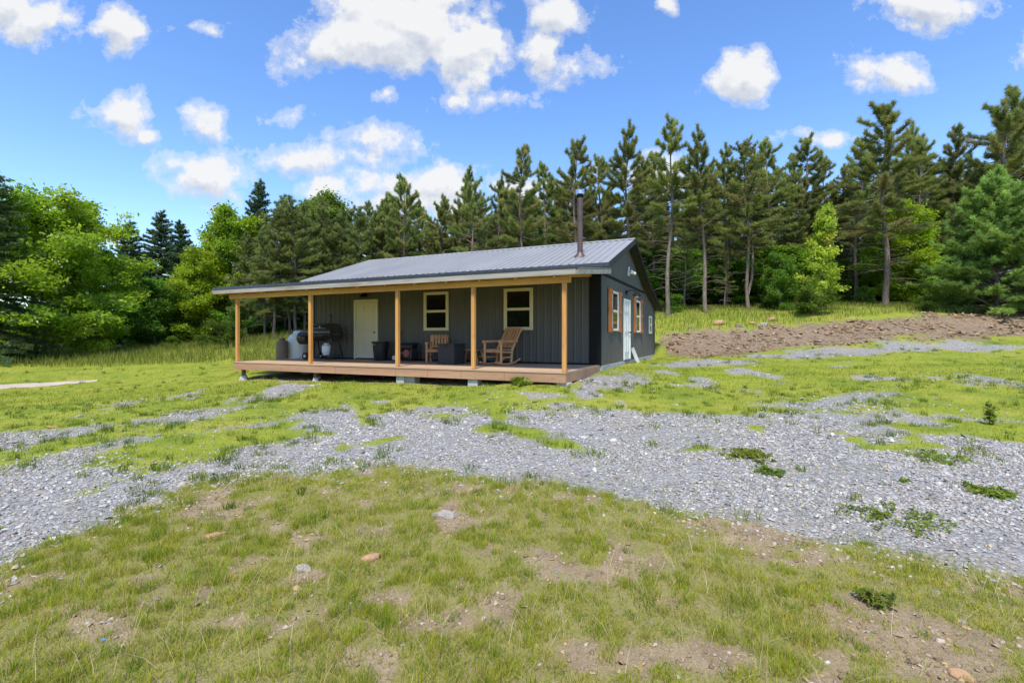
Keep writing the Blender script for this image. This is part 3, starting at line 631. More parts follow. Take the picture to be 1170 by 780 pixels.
part(ribwall(lambda s, o, z: (-s, 9.6+o, z), 0, 10.99, -.02, lambda s: GT(9.6)), 'back_wall', m_siding)
part(MB().bb((-11.02, .02, -.34), (-.02, 9.58, -.03)), 'foundation', m_conc)
part(MB().bb((-.03, .0, -.32), (.05, 9.6, -.025)), 'footing', m_conc)
part(MB().bb((-.30, -.035, .0), (-.012, -.022, 2.74)).bb((-.02, -.035, -.02), (.032, .05, 2.62)), 'corner_strip', m_black, bevel=.004)  # broad black strip on the front wall, narrow return along the gable edge
part(MB().bb((-11.02, -.035, .0), (-10.88, -.022, 2.74)), 'corner_strip', m_dkmetal)
part(MB().bb((-.01, 9.52, -.02), (.035, 9.635, 2.02)), 'corner_strip', m_dkmetal)
part(MB().bb((.005, .0, 2.56), (.034, 6.95, 2.64)), 'gable_band', m_black, bevel=.004)
part(MB().bb((-10.9, -.03, -.0), (-.31, -.018, .05)), 'base_trim', m_black)
# roof: ribbed steel on dark slabs
U0, U1 = -.30, 11.44
def slab(v0, v1, lo, hi, dz):
    return MB().prism([(v0, zroof(v0)-lo), (v1, zroof(v1)-lo), (v1, zroof(v1)-hi), (v0, zroof(v0)-hi)], -U0-.012, -U1+.012, 'X') if False else MB().prism([(v0, lo+dz(v0)), (v1, lo+dz(v1)), (v1, hi+dz(v1)), (v0, hi+dz(v0))], -U1+.012, -U0-.012, 'X')
def ribroof(v0, v1, lift=.0, u0=U0, u1=U1, zf=zroof, hgt=.045):
    mb = MB(); L = ribline(-u1, -u0, .2286, hgt, False); n = len(L); e = .012 if hgt else .012
    vs = [(s, v0, zf(v0)+o+lift) for s, o in L]+[(s, v1, zf(v1)+o+lift) for s, o in L]
    fs = [(i, i+1, n+i+1, n+i) for i in range(n-1)]
    vs += [(s, v0, zf(v0)-e) for s, o in L]; fs += [(i, 2*n+i, 2*n+i+1, i+1) for i in range(n-1)]
    return mb.add(vs, fs)
E1 = 1e-4
part(slab(-.18, 3.54, -.14, -.012, zroof), 'roof_deck', m_soffit)
part(slab(3.56, 6.6-E1, -.14, -.012, zroof), 'roof_deck', m_soffit)
part(slab(6.605, 9.88, -.14, -.012, zroof), 'roof_deck', m_soffit)
rf = part(ribroof(-.21, 3.55), 'roof', m_roof)
part(ribroof(3.55, 6.6), 'roof', m_roof); part(ribroof(6.6, 9.92, .004), 'roof', m_roof)
rc = MB().prism([(3.40, zroof(3.40)+.024), (3.55, 4.192), (3.70, zroof(3.70)+.024), (3.70, zroof(3.70)+.03), (3.55, 4.202), (3.40, zroof(3.40)+.03)], -U1-.01, -U0+.01, 'X'); part(rc, 'ridge_cap', m_roof)
for uu in (U0, U1):
    s = -1 if uu < 0 else 1
    for a, b in ((-.215, 3.55), (3.55, 6.6), (6.6, 9.92)):
        e = 1e-4
        poly = [(a, zroof(a)-.17), (b, (zroof(b-e) if b < 9 else zroof(b))-.17), (b, zroof(b-e)+.008), (a, zroof(a+e)+.008)]
        xa = -uu
        part(MB().prism(poly, xa-.02 if s > 0 else xa-.004, xa+.004 if s > 0 else xa+.02, 'X'), 'rake_trim', m_dkmetal if a < 3 else m_black)
part(MB().bb((-U1+.01, -.24, 2.715), (-U0-.01, -.19, 2.845)), 'eave_fascia', m_dkmetal, bevel=.006)
# porch roof, nearly flat
zp = lambda v: 2.36+.118*(v+3.13)
PU0, PU1 = -.33, 12.04
part(ribroof(-3.17, -.02, .0, PU0, PU1, zp), 'porch_roof', m_dkmetal)
part(MB().prism([(-3.12, zp(-3.12)-.05), (-.03, zp(-.03)-.05), (-.03, zp(-.03)-.014), (-3.12, zp(-3.12)-.014)], -PU1+.01, -PU0-.01, 'X'), 'porch_ceiling', m_grey_wood)
part(MB().bb((-PU1, -3.155, 2.18), (-PU0-.045, -3.118, 2.312)), 'fascia_board', m_grey_wood, bevel=.004, label='weathered grey board along the porch eave')
part(MB().bb((-PU1, -3.168, 2.317), (-PU0, -3.128, 2.352)), 'drip_edge', m_dkmetal)
for uu in (PU0, PU1): part(MB().bar((-uu+(-.02 if uu < 0 else .02), -3.14, 2.235), (-uu+(-.02 if uu < 0 else .02), -.05, 2.60), .04, .11), 'rake_board', m_grey_wood, bevel=.004)
for k in range(13): part(MB().bar((-.25-k*.96, -3.1, 2.20), (-.25-k*.96, -.06, 2.56), .04, .13), 'rafter', m_beam)
part(MB().bb((-11.53, -2.945, 2.03), (.085, -2.855, 2.172)), 'porch_beam', m_beam, bevel=.006)
POSTS = [.062, 2.434, 4.764, 7.947, 11.165]
for p_ in POSTS: part(MB().bb((-p_-.0475, -2.948, .006), (-p_+.0475, -2.853, 2.028)), 'porch_post', m_post, bevel=.006)
# deck
dk = MB()
for k in range(21): dk.bb((-11.25+.0, -3.0+k*.1425, -.036), (.0, -3.0+k*.1425+.1375, 0))
part(dk, 'deck', m_deck)
segs = [0, 1.55, 2.75, 3.75, 4.78, 6.9, 9.1, 11.25]
for a, b in zip(segs[:-1], segs[1:]): part(MB().bb((-b+.003, -2.985, -.25), (-a-.003, -2.945, -.038)), 'rim_board', m_rim, bevel=.003)
for x in (-.04, -11.245): part(MB().bb((x, -2.943, -.25), (x+.04, -.02, -.038)), 'rim_board', m_rim, bevel=.003)
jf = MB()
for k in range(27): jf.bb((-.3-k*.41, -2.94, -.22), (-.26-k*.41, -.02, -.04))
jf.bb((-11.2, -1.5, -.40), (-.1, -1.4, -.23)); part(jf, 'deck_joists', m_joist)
def hgz(u, v): p = huv(u, v); return gz(*p)-DECK
PIERS = [(.10, 0, .30, 0), (2.45, 0, .28, 0), (4.68, 0, .26, 0), (4.42, .1, .30, 0), (7.85, 0, .24, 1), (8.12, .35, .22, 1), (11.08, .05, .30, 1), (6.3, 1.5, .3, 0), (2.4, 1.5, .3, 0), (9.8, 1.5, .3, 0)]
for u_, dv, w_, cone in PIERS:
    v_ = -2.80+dv; g = hgz(u_, v_)-.06
    if cone:
        h = max(.14, (-.26-g)*.5); part(MB().lathe([(w_*.62, g), (w_*.60, g+h*.3), (w_*.38, g+h), (w_*.30, g+h+.01)], 4, (-u_, v_, 0)), 'pier', m_conc, bevel=.015)
        part(MB().bb((-u_-.045, v_-.045, g+h-.02), (-u_+.045, v_+.045, -.235)), 'pier_post', m_joist)
    else: part(MB().bb((-u_-w_/2, v_-w_*.45, g), (-u_+w_/2, v_+w_*.45, -.252)), 'pier', m_conc, bevel=.015)
# openings
def window(pl, a0, a1, z0, z1, mat, fw=.075, proud=.05):
    """pl(a, out, z) places a point: a along the wall, out from it"""
    def B(mb, a, b, o0, o1, zl, zh):
        c = [pl(a, o0, zl), pl(b, o1, zh)]; return mb.bb([min(q) for q in zip(*c)], [max(q) for q in zip(*c)])
    f = MB(); B(f, a0, a1, -.02, proud, z1-fw, z1); B(f, a0, a1, -.02, proud, z0, z0+fw); B(f, a0, a0+fw, -.02, proud, z0+fw, z1-fw); B(f, a1-fw, a1, -.02, proud, z0+fw, z1-fw)
    w = part(f, 'window', mat, bevel=.005)
    zm = (z0+z1)/2
    s = MB(); B(s, a0+fw, a1-fw, .0, .038, zm-.022, zm+.022); part(s, 'meeting_rail', mat, w, .003)
    for zl, zh in ((z0+fw, zm-.022), (zm+.022, z1-fw)):
        s = MB(); B(s, a0+fw, a0+fw+.03, .0, .034, zl, zh); B(s, a1-fw-.03, a1-fw, .0, .034, zl, zh); B(s, a0+fw+.03, a1-fw-.03, .0, .033, zl, zl+.018); B(s, a0+fw+.03, a1-fw-.03, .0, .033, zh-.018, zh); part(s, 'sash', mat, w)
    for zl, zh in ((z0+fw, zm-.022), (zm+.022, z1-fw)):
        g = MB(); B(g, a0+fw+.03, a1-fw-.03, .0, .024, zl, zh); part(g, 'pane', m_glass, w)
    return w
PF = lambda a, o, z: (-a, -o, z)
PG = lambda a, o, z: (o, a, z)
window(PF, 2.03, 2.99, 1.0, 2.266, m_cream); window(PF, 4.98, 5.94, 1.0, 2.266, m_cream)
window(PG, 1.33, 2.16, .98, 2.215, m_white, .055, .045); window(PG, 5.06, 5.98, .96, 2.18, m_white, .055, .045); window(PG, 8.1, 8.78, .93, 1.70, m_white, .07, .045)
def shutter(a, b, z0, z1):
    mb = MB(); n = 3; w = (b-a)/n
    for k in range(n): mb.bb((.022, a+k*w+.003, z0), (.048, a+(k+1)*w-.003, z1))
    for z in (z0+.09, (z0+z1)/2, z1-.09): mb.bb((.048, a-.0, z-.055), (.072, b+.0, z+.055))
    part(mb, 'shutter', m_shutter, bevel=.003)
for a, b in ((.84, 1.31), (2.18, 2.58), (4.72, 5.04), (6.0, 6.42)): shutter(a, b, .93, 2.26)
def door(pl, a0, a1, z1, mat, hinge_hi, panels=True):
    def B(mb, a, b, o0, o1, zl, zh):
        c = [pl(a, o0, zl), pl(b, o1, zh)]; return mb.bb([min(q) for q in zip(*c)], [max(q) for q in zip(*c)])
    fr = MB(); fw = .085; B(fr, a0, a0+fw, -.02, .05, .0, z1); B(fr, a1-fw, a1, -.02, .05, .0, z1); B(fr, a0+fw, a1-fw, -.02, .05, z1-fw, z1)
    d = MB(); A0, A1, Z1 = a0+fw+.004, a1-fw-.004, z1-fw-.004; B(d, A0, A1, -.01, .026, .02, Z1)
    st = .11; mid = (A0+A1)/2; rows = [(.02+.22, .80), (.95, 1.50), (1.62, Z1-.12)]
    for zl, zh in rows:
        for l, r in ((A0+st, mid-.05), (mid+.05, A1-st)):
            B(d, l, r, .026, .036, zl, zh); B(d, l+.045, r-.045, .036, .046, zl+.045, zh-.045)
    dd = part(d, 'door', mat, bevel=.004); part(fr, 'door_frame', mat, bevel=.004)
    ha = A1-.07 if hinge_hi else A0+.07
    k = MB(); c = pl(ha, .05, .95); k.lathe([(.012, -.03), (.012, .0), (.03, .012), (.032, .035), (.02, .05)], 12, c, 'Y' if pl is PF else 'X')
    part(k, 'handle', m_black, dd, smooth=True)
    t = MB(); B(t, a0, a1, -.02, .09, -.03, .018); part(t, 'threshold', m_dkmetal)
door(PF, 7.864, 8.939, 2.11, m_creamdoor, False); door(PG, 3.011, 4.053, 2.09, m_white, True)
# porch light over the front door, barn light over the gable door, twin floods high on the gable
l = MB().lathe([(.06,-.02),(.06,.0)], 16, (-8.4,-.03,2.30), 'Y').tube([(-8.4,-.03,2.32),(-8.4,-.13,2.34),(-8.4,-.17,2.30)], .015).lathe([(.03,2.31),(.06,2.28),(.13,2.20),(.135,2.19)], 18, (-8.4,-.17,0)); part(l, 'porch_lamp', m_black, smooth=True)
l = MB().lathe([(.07,.0),(.07,.04)], 16, (0,3.45,2.33), 'X').tube([(.03,3.45,2.33),(.16,3.45,2.40),(.30,3.5,2.38),(.36,3.55,2.33)], .018).lathe([(.04,2.36),(.075,2.30),(.15,2.22),(.16,2.20)], 20, (.36,3.55,0)); bl = part(l, 'barn_lamp', m_black, smooth=True)
part(MB().lathe([(.03,2.22),(.06,2.18),(.04,2.14)], 14, (.36,3.55,0)), 'bulb', m_bulb, bl, smooth=True)
l = MB().bb((.0,3.62,2.93),(.06,3.82,3.07)).tube([(.05,3.68,3.02),(.14,3.60,3.06)], .02).tube([(.05,3.76,3.02),(.14,3.86,3.06)], .02); fl = part(l, 'flood_light', m_white, bevel=.006)
for y, dy in ((3.58,-.03),(3.88,.03)): part(MB().tube([(.12,y-dy,3.07),(.17,y,3.05),(.21,y+dy*2,3.01)], [.035,.05,.058], 14), 'lamp_head', m_white, fl, smooth=True)
part(MB().tube([(.04,3.72,3.07),(.045,3.72,3.24)], .03, 10), 'sensor', m_white, fl, smooth=True)
# stove pipe
cu, cv_ = .86, .92; zc = zroof(cv_)
ch = part(MB().tube([(-cu,cv_,zc-.05),(-cu,cv_,zc+.7),(-cu,cv_,5.12)], .083, 20), 'stove_pipe', m_pipe, smooth=True)
part(MB().lathe([(.19,zc-.05),(.17,zc+.02),(.10,zc+.09),(.092,zc+.13)], 20, (-cu,cv_,0)), 'flashing', m_pipe, ch, smooth=True)
part(MB().lathe([(.088,5.04),(.10,5.06),(.10,5.12),(.088,5.13)], 20, (-cu,cv_,0)), 'collar', m_black, ch, smooth=True)
part(MB().lathe([(.10,5.13),(.135,5.14),(.14,5.22),(.135,5.24),(.05,5.29)], 20, (-cu,cv_,0)), 'pipe_cap', m_steel, ch, smooth=True)

# ------------------------------------------------------------------ things on and beside the porch
RZ = math.atan2(GV[1], GV[0])-PI/2            # local x east along the porch, y towards the wall
def on_deck(u, v): p = huv(u, v); return (p[0], p[1], DECK+.001)
m_log = wood('cedar_log', (.60,.30,.14), (.70,.40,.21), (.48,.22,.09), 'Z', .65)
m_bk = surf('black_plastic', (.012,.012,.014), (.02,.02,.022), .5, scale=5, rvar=.2)
m_enamel = surf('black_enamel', (.012,.012,.013), (.022,.021,.021), .35, scale=6, rvar=.3, c3=(.05,.042,.036))
m_chrome = surf('worn_steel', (.40,.40,.40), (.55,.55,.55), .35, metal=.9, scale=8)
m_tank = surf('white_tank_paint', (.80,.80,.79), (.84,.84,.83), .4, scale=2.5, c3=(.74,.74,.71))
m_oldtank = surf('weathered_brown_cylinder', (.20,.135,.10), (.29,.20,.15), .8, scale=3, stretch=(1,1,.4), c3=(.36,.29,.24), bump=.2)
m_box = surf('dark_grey_resin', (.028,.029,.034), (.038,.039,.044), .55, scale=4, stretch=(6,6,1))
m_rubber = surf('black_rubber', (.015,.015,.015), (.025,.024,.022), .85, scale=9)
m_red = surf('dull_red_paint', (.26,.05,.03), (.34,.08,.05), .5, scale=5)
m_tan = surf('cream_hub', (.55,.46,.34), (.62,.53,.40), .5, scale=5)

# smoker grill
t = thing('barrel_grill', 'black barrel grill with side firebox beside cream door', 'grill', on_deck(9.68, -.72), RZ+.05)
t.scale = (1.12, 1.12, 1.10)
zc = .86
mb = MB(); prof = [(.24,-.46),(.285,-.44),(.285,.44),(.24,.46)]; mb.lathe(prof, 28, (.05,0,zc), 'X'); mb.build('barrel', m_enamel, t, True)
MB().bb((-.40,-.005,zc-.004),(.50,-.292,zc+.006)).build('lid_seam', m_chrome, t)
hd = MB().tube([(-.25,-.27,zc+.12),(-.25,-.33,zc+.13),(.35,-.33,zc+.13),(.35,-.27,zc+.12)], .012).build('lid_handle', m_chrome, t, True)
MB().lathe([(.035,0),(.035,.02)], 16, (.05,-.235,zc+.16), 'Y').build('thermometer', m_chrome, t)
MB().tube([(.22,.05,zc+.25),(.22,.05,zc+.52)], .04, 14).lathe([(.04,zc+.50),(.06,zc+.52),(.06,zc+.56),(.02,zc+.58)], 14, (.22,.05,0)).build('smoke_stack', m_enamel, t, True)
fb = MB().lathe([(.16,-.19),(.205,-.17),(.205,.17),(.16,.19)], 24, (-.74,0,zc-.18), 'X').tube([(-.60,0,zc-.16),(-.42,0,zc-.10)], .13, 16).build('firebox', m_enamel, t, True)
MB().lathe([(.05,0),(.05,.02)], 14, (-.955,0,zc-.18), 'X').build('damper', m_chrome, fb, True); MB().tube([(-.82,-.2,zc-.14),(-.82,-.25,zc-.13),(-.67,-.25,zc-.13),(-.67,-.2,zc-.14)], .009).build('handle', m_chrome, fb, True)
sh = MB()
for k in range(5): sh.bb((-.40,-.34-k*.055-.045,zc-.10),(.50,-.34-k*.055,zc-.08))
sh.bb((-.40,-.62,zc-.13),(-.37,-.29,zc-.10)).bb((.47,-.62,zc-.13),(.50,-.29,zc-.10)); sh.build('front_shelf', m_enamel, t)
MB().bb((.53,-.26,zc-.06),(.86,.24,zc-.035)).build('side_shelf', m_enamel, t, bevel=.006)
for x in (-.36, .46):
    for y in (-1, 1): MB().tube([(x,y*.12,zc-.24),(x+(.05 if x > 0 else -.05),y*.30,.10 if x < 0 else .03)], .022, 8).build('leg', m_enamel, t, True)
MB().bb((-.42,-.28,.13),(.52,.28,.15)).build('bottom_shelf', m_enamel, t, bevel=.004)
for y in (-.34,.34):
    w = MB().lathe([(.10,-.025),(.115,-.015),(.115,.015),(.10,.025)], 20, (-.42,y,.115), 'Y').build('wheel', m_rubber, t, True); MB().lathe([(.05,-.03),(.05,.03)], 14, (-.42,y,.115), 'Y').build('hub', m_chrome, w, True)
def cylinder_tank(name, label, loc, r, h, mat, straight=False):
    c = thing(name, label, 'gas cylinder', loc, .6)
    MB().lathe([(r*.80,.0),(r*.82,.05),(r*.97,.08),(r,.13),*([(r,h*.86),(r*.97,h*.90),(r*.85,h*.925),(r*.5,h*.94),(r*.3,h*.945)] if straight else [(r,h*.72),(r*.96,h*.78),(r*.80,h*.86),(r*.5,h*.915),(r*.3,h*.925)])], 28).build('tank_body', mat, c, True)
    mb = MB()
    for k in range(11):
        a0, a1 = (k*.5+.2), (k*.5+.7); mb.bar((r*.52*math.cos(a0),r*.52*math.sin(a0),h*.95),(r*.52*math.cos(a1),r*.52*math.sin(a1),h*.95),.008,h*.13)
    mb.build('collar', mat, c)
    MB().tube([(0,0,h*.9),(0,0,h*1.0)], r*.13, 10).tube([(0,0,h*.96),(r*.35,0,h*.96)], r*.09, 8).build('valve', m_chrome, c, True); return c
p = on_deck(9.55, -.72); cylinder_tank('gas_cylinder', 'small white gas cylinder on the grill bottom shelf', (p[0],p[1],DECK+.166), .155, .40, m_tank)
# big tank and old cylinder standing on the grass beyond the deck
q = huv(11.95, -.35)
def near(px, Y): return ((px-CX)/F*Y, Y)
x, y = near(341, 18.9); z = gz(x, y); c = thing('propane_tank', 'large white upright propane tank behind the grill', 'propane tank', (x,y,z-.02), .3)
r, h = .375, .22-z
MB().lathe([(r*.8,0),(r*.8,.10),(r*.9,.12),(r,.20),(r,h*.78),(r*.97,h*.82),(r*.86,h*.885),(r*.62,h*.93),(r*.4,h*.945)], 36).build('tank_body', m_tank, c, True)
MB().lathe([(r*.45,h*.93),(r*.47,h*.96),(r*.46,h*1.0),(r*.30,h*1.02)], 28).build('valve_dome', m_tank, c, True)
x, y = near(322.5, 18.4); z = gz(x, y); cylinder_tank('old_gas_cylinder', 'tall weathered brown gas cylinder beside the white tank', (x,y,z-.02), .215, -.05-z, m_oldtank, True)
# trash can
t = thing('trash_can', 'black round trash can beside the cream door', 'trash can', on_deck(7.42, -.42), .2)
MB().lathe([(.20,.0),(.21,.02),(.265,.58),(.30,.60),(.305,.635),(.28,.64),(.262,.62),(.20,.05)], 28).build('can_body', m_bk, t, True)
for a in (PI*1.25, PI*.25): MB().tube([(.28*math.cos(a+d),.28*math.sin(a+d),.56-(.03 if abs(d) < .1 else 0)) for d in (-.25,-.08,.08,.25)], .014, 8).build('handle', m_chrome if a > 3 else m_bk, t, True)
# portable generator
t = thing('generator', 'black wheeled generator against the dark wall beside the armchair', 'generator', on_deck(6.35, -.36), RZ)
for y in (-.24,.24): MB().tube([(-.32,y,.06),(-.34,y,.10),(-.34,y,.52),(-.28,y,.58),(.28,y,.58),(.34,y,.52),(.34,y,.10),(.32,y,.06),(-.32,y,.06)], .017, 8).build('frame', m_bk, t, True)
for x in (-.28, .28): MB().tube([(x,-.24,.58),(x,.24,.58)], .017).build('crossbar', m_bk, t, True)
MB().bb((-.28,-.20,.40),(.26,.20,.555)).build('fuel_tank', m_bk, t, bevel=.04)
MB().bb((-.02,-.19,.10),(.28,.19,.38)).build('engine', m_dkmetal, t, bevel=.02)
MB().lathe([(.12,-.02),(.13,0),(.12,.03),(.03,.035)], 20, (.13,-.225,.26), 'Y').build('recoil_cover', m_red, t, True)
MB().lathe([(.13,-.14),(.14,-.1),(.14,.1),(.13,.14)], 20, (-.16,0,.24), 'X').build('alternator', m_dkmetal, t, True)
for y in (-.30,.30):
    w = MB().lathe([(.09,-.03),(.115,-.02),(.115,.02),(.09,.03)], 22, (-.30,y,.115), 'Y').build('wheel', m_rubber, t, True); MB().lathe([(.07,-.034),(.07,.034)], 18, (-.30,y,.115), 'Y').build('hub', m_tan, w, True)
# leaning tools between can and generator
for k, (du, nm, lb) in enumerate(((6.86,'shovel','black handled shovel leaning on the wall behind a post'),(6.98,'broom','dark broom leaning on the wall beside the trash can'))):
    t = thing(nm, lb, nm, on_deck(du, -.30), RZ)
    MB().tube([(0,0,.22),(.04*(1-2*k),.27,1.02)], .014, 8).build('shaft', m_bk, t, True)
    if nm == 'shovel': MB().add([(-.1,-.03,.24),(.1,-.03,.24),(.1,-.06,.08),(0,-.08,.0),(-.1,-.06,.08),(-.1,-.045,.24),(.1,-.045,.24),(.1,-.075,.08),(0,-.095,.0),(-.1,-.075,.08)],[(0,1,2,3,4),(9,8,7,6,5),(0,5,6,1),(1,6,7,2),(2,7,8,3),(3,8,9,4),(4,9,5,0)]).build('blade', m_dkmetal, t)
    else: MB().prism([(-.14,.0),(.14,.0),(.10,.16),(.03,.24),(-.03,.24),(-.10,.16)], -.05, .0, 'Y').build('bristles', m_bk, t, bevel=.006)
# storage box
t = thing('storage_box', 'dark grey lidded storage box beside the log armchair', 'storage box', on_deck(4.12, -1.22), RZ+.02)
mb = MB().bb((-.27,-.32,.0),(.27,.32,.55))
for k in range(6): mb.bb((-.25+k*.09,-.328,.03),(-.25+k*.09+.045,-.318,.52))
for k in range(7): mb.bb((.268,-.30+k*.09,.03),(.278,-.30+k*.09+.045,.52))
mb.build('box_body', m_box, t, bevel=.006); MB().bb((-.29,-.345,.553),(.295,.335,.60)).build('lid', m_box, t, bevel=.012); MB().bb((-.05,-.36,.50),(.05,-.346,.58)).build('latch', m_bk, t)
# log armchair
def slat_back(t, x0, x1, n, base, top, y0, y1, mat):
    w = (x1-x0)/n
    for k in range(n):
        xm = x0+(k+.5)*w; MB().bar((xm,y0,base),(xm,y1,top),w*.72,.022,(0,1,0)).build('slat', mat, t, bevel=.004)
def log_chair(t, W_, seat_z, back_h, tilt, rocker, arm_z):
    """chair faces -y; posts and arms are peeled logs"""
    h = W_/2; yb = .26
    for s in (-1, 1):
        MB().tube([(s*h,-.28,.06 if rocker else 0),(s*h,-.28,arm_z)], [.04,.036], 10).build('front_leg', m_log, t, True)
        MB().tube([(s*(h-.03),yb-.04,.07 if rocker else 0),(s*(h-.03),yb,seat_z),(s*(h-.03),yb+tilt,back_h)], [.038,.04,.033], 10).build('back_post', m_log, t, True)
        MB().tube([(s*h,-.36,arm_z+.015),(s*h,yb+tilt*.45,arm_z+.03)], [.042,.036], 10).build('arm', m_log, t, True)
        MB().tube([(s*h,-.28,seat_z-.06),(s*(h-.03),yb,seat_z-.08)], .03, 8).tube([(s*h,-.28,seat_z-.22),(s*(h-.03),yb,seat_z-.22)], .022, 8).build('side_rail', m_log, t, True)
        if rocker:
            MB().tube([(s*(h-.01),-.50,.085),(s*(h-.01),-.25,.03),(s*(h-.01),.05,.024),(s*(h-.01),.36,.06),(s*(h-.01),.62,.15)], .026, 10).build('rocker', m_log, t, True)
    MB().tube([(-h,-.28,seat_z-.05),(h,-.28,seat_z-.05)], .036, 10).build('front_rail', m_log, t, True)
    MB().tube([(-h,yb+tilt*.97,back_h-.06),(h,yb+tilt*.97,back_h-.06)], .034, 10).tube([(-h,yb+tilt*.18,seat_z+.09),(h,yb+tilt*.18,seat_z+.09)], .03, 10).build('back_rail', m_log, t, True)
    for k in range(5): MB().bb((-h+.0,-.30+k*.115,seat_z-.012+.0),(h,-.30+k*.115+.095,seat_z+.012)).build('seat_slat', m_log, t, bevel=.004)
    slat_back(t, -h+.05, h-.05, 5, seat_z+.05, back_h+.02, yb+tilt*.1-.03, yb+tilt-.03, m_log)
t = thing('log_armchair', 'low log armchair with upright slat back under the first window', 'armchair', on_deck(5.05, -.55), RZ+.42)
log_chair(t, .58, .40, .84, .10, False, .58)
t = thing('rocking_chair', 'log rocking chair with tall tilted slat back', 'rocking chair', on_deck(2.72, -.90), RZ-.22)
log_chair(t, .60, .43, 1.05, .46, True, .64)
# low table
t = thing('side_table', 'low splayed leg log table between storage box and rocking chair', 'table', on_deck(3.86, -.52), RZ)
for k in range(4): MB().bb((-.36,-.26+k*.132,.385),(.36,-.26+k*.132+.122,.415)).build('top_board', m_log, t, bevel=.004)
for sx_ in (-1,1):
    for sy in (-1,1): MB().tube([(sx_*.24,sy*.18,.385),(sx_*.36,sy*.22,.0)], [.032,.035], 8).build('leg', m_log, t, True)
    MB().tube([(sx_*.29,-.2,.2),(sx_*.29,.2,.2)], .02, 8).build('stretcher', m_log, t, True)
# pale board leaning by the gable door
p = huv(-.14, 4.25); g = gz(*p); t = MB().bar((-.0,0,0),(-.10,.0,.50),.14,.035,(0,1,0)).tube([(-.1,0,.5),(-.102,.0,.502)], .001)
t = MB().bar((.16,-.12,-.01),(-.10,.12,.52),.12,.04,(0,1,0)).build('plank', m_conc, None, bevel=.004); t.location = (p[0],p[1],g); t.rotation_euler = (0,0,RZ); tag(t, 'short pale plank leaning against the gable wall beside white door', 'plank')
#==PART4==
# ------------------------------------------------------------------ trees
def bark(name, a, b, c):
    m, nt = new_mat(name); N = NT(nt); v = N.n('ShaderNodeTexCoord').outputs['Object']
    w = N.mapping(v, (1,1,.22)); f = N.noise(w, 16, 6, .7); col = N.ramp(f, [(.3, a), (.55, b), (.75, c)])
    bs = N.n('ShaderNodeBsdfPrincipled'); N.l(col, bs.inputs['Base Color']); bs.inputs['Roughness'].default_value = .95; bs.inputs['Specular IOR Level'].default_value = .15
    bp = N.n('ShaderNodeBump'); bp.inputs['Strength'].default_value = .8; bp.inputs['Distance'].default_value = .03; N.l(f, bp.inputs['Height']); N.l(bp.outputs[0], bs.inputs['Normal'])
    finish(N, bs.outputs[0]); return m
m_pinebark = bark('pine_bark', (.10,.075,.06), (.21,.165,.14), (.30,.25,.22))
m_greybark = bark('grey_bark', (.09,.08,.07), (.17,.155,.135), (.25,.23,.20))
m_needle = leafmat('pine_needles', .32, .55, spec=.25); m_leaf = leafmat('broad_leaves', .55, .45, spec=.3)
def norm(a): return a/np.maximum(np.linalg.norm(a, axis=-1, keepdims=True), 1e-9)
def needles(C, D, k, L, w, spread, tone, g):
    """k needles round each twig end C pointing about D; tone one row per twig"""
    n = len(C); Dn = norm(D)[:, None, :]+g.normal(0, spread, (n, k, 3)); Dn = norm(Dn)
    ln = L*g.uniform(.65, 1.2, (n, k, 1)); side = norm(np.cross(Dn, g.normal(0, 1, (n, k, 3))))*w*.5
    st = C[:, None, :]+g.normal(0, L*.16, (n, k, 3))
    V = np.stack([st-side, st+side, st+Dn*ln], 2).reshape(-1, 3)
    T = np.repeat(tone[:, None, :]*g.uniform(.82, 1.2, (n, k, 1)), 3, 1).reshape(-1, 3) if False else np.repeat((tone[:, None, :]*g.uniform(.82, 1.2, (n, k, 1))).reshape(-1, 3), 3, 0)
    return V, np.arange(len(V)).reshape(-1, 3), T
def rot_to(az, el): return np.array([math.cos(az)*math.cos(el), math.sin(az)*math.cos(el), math.sin(el)])
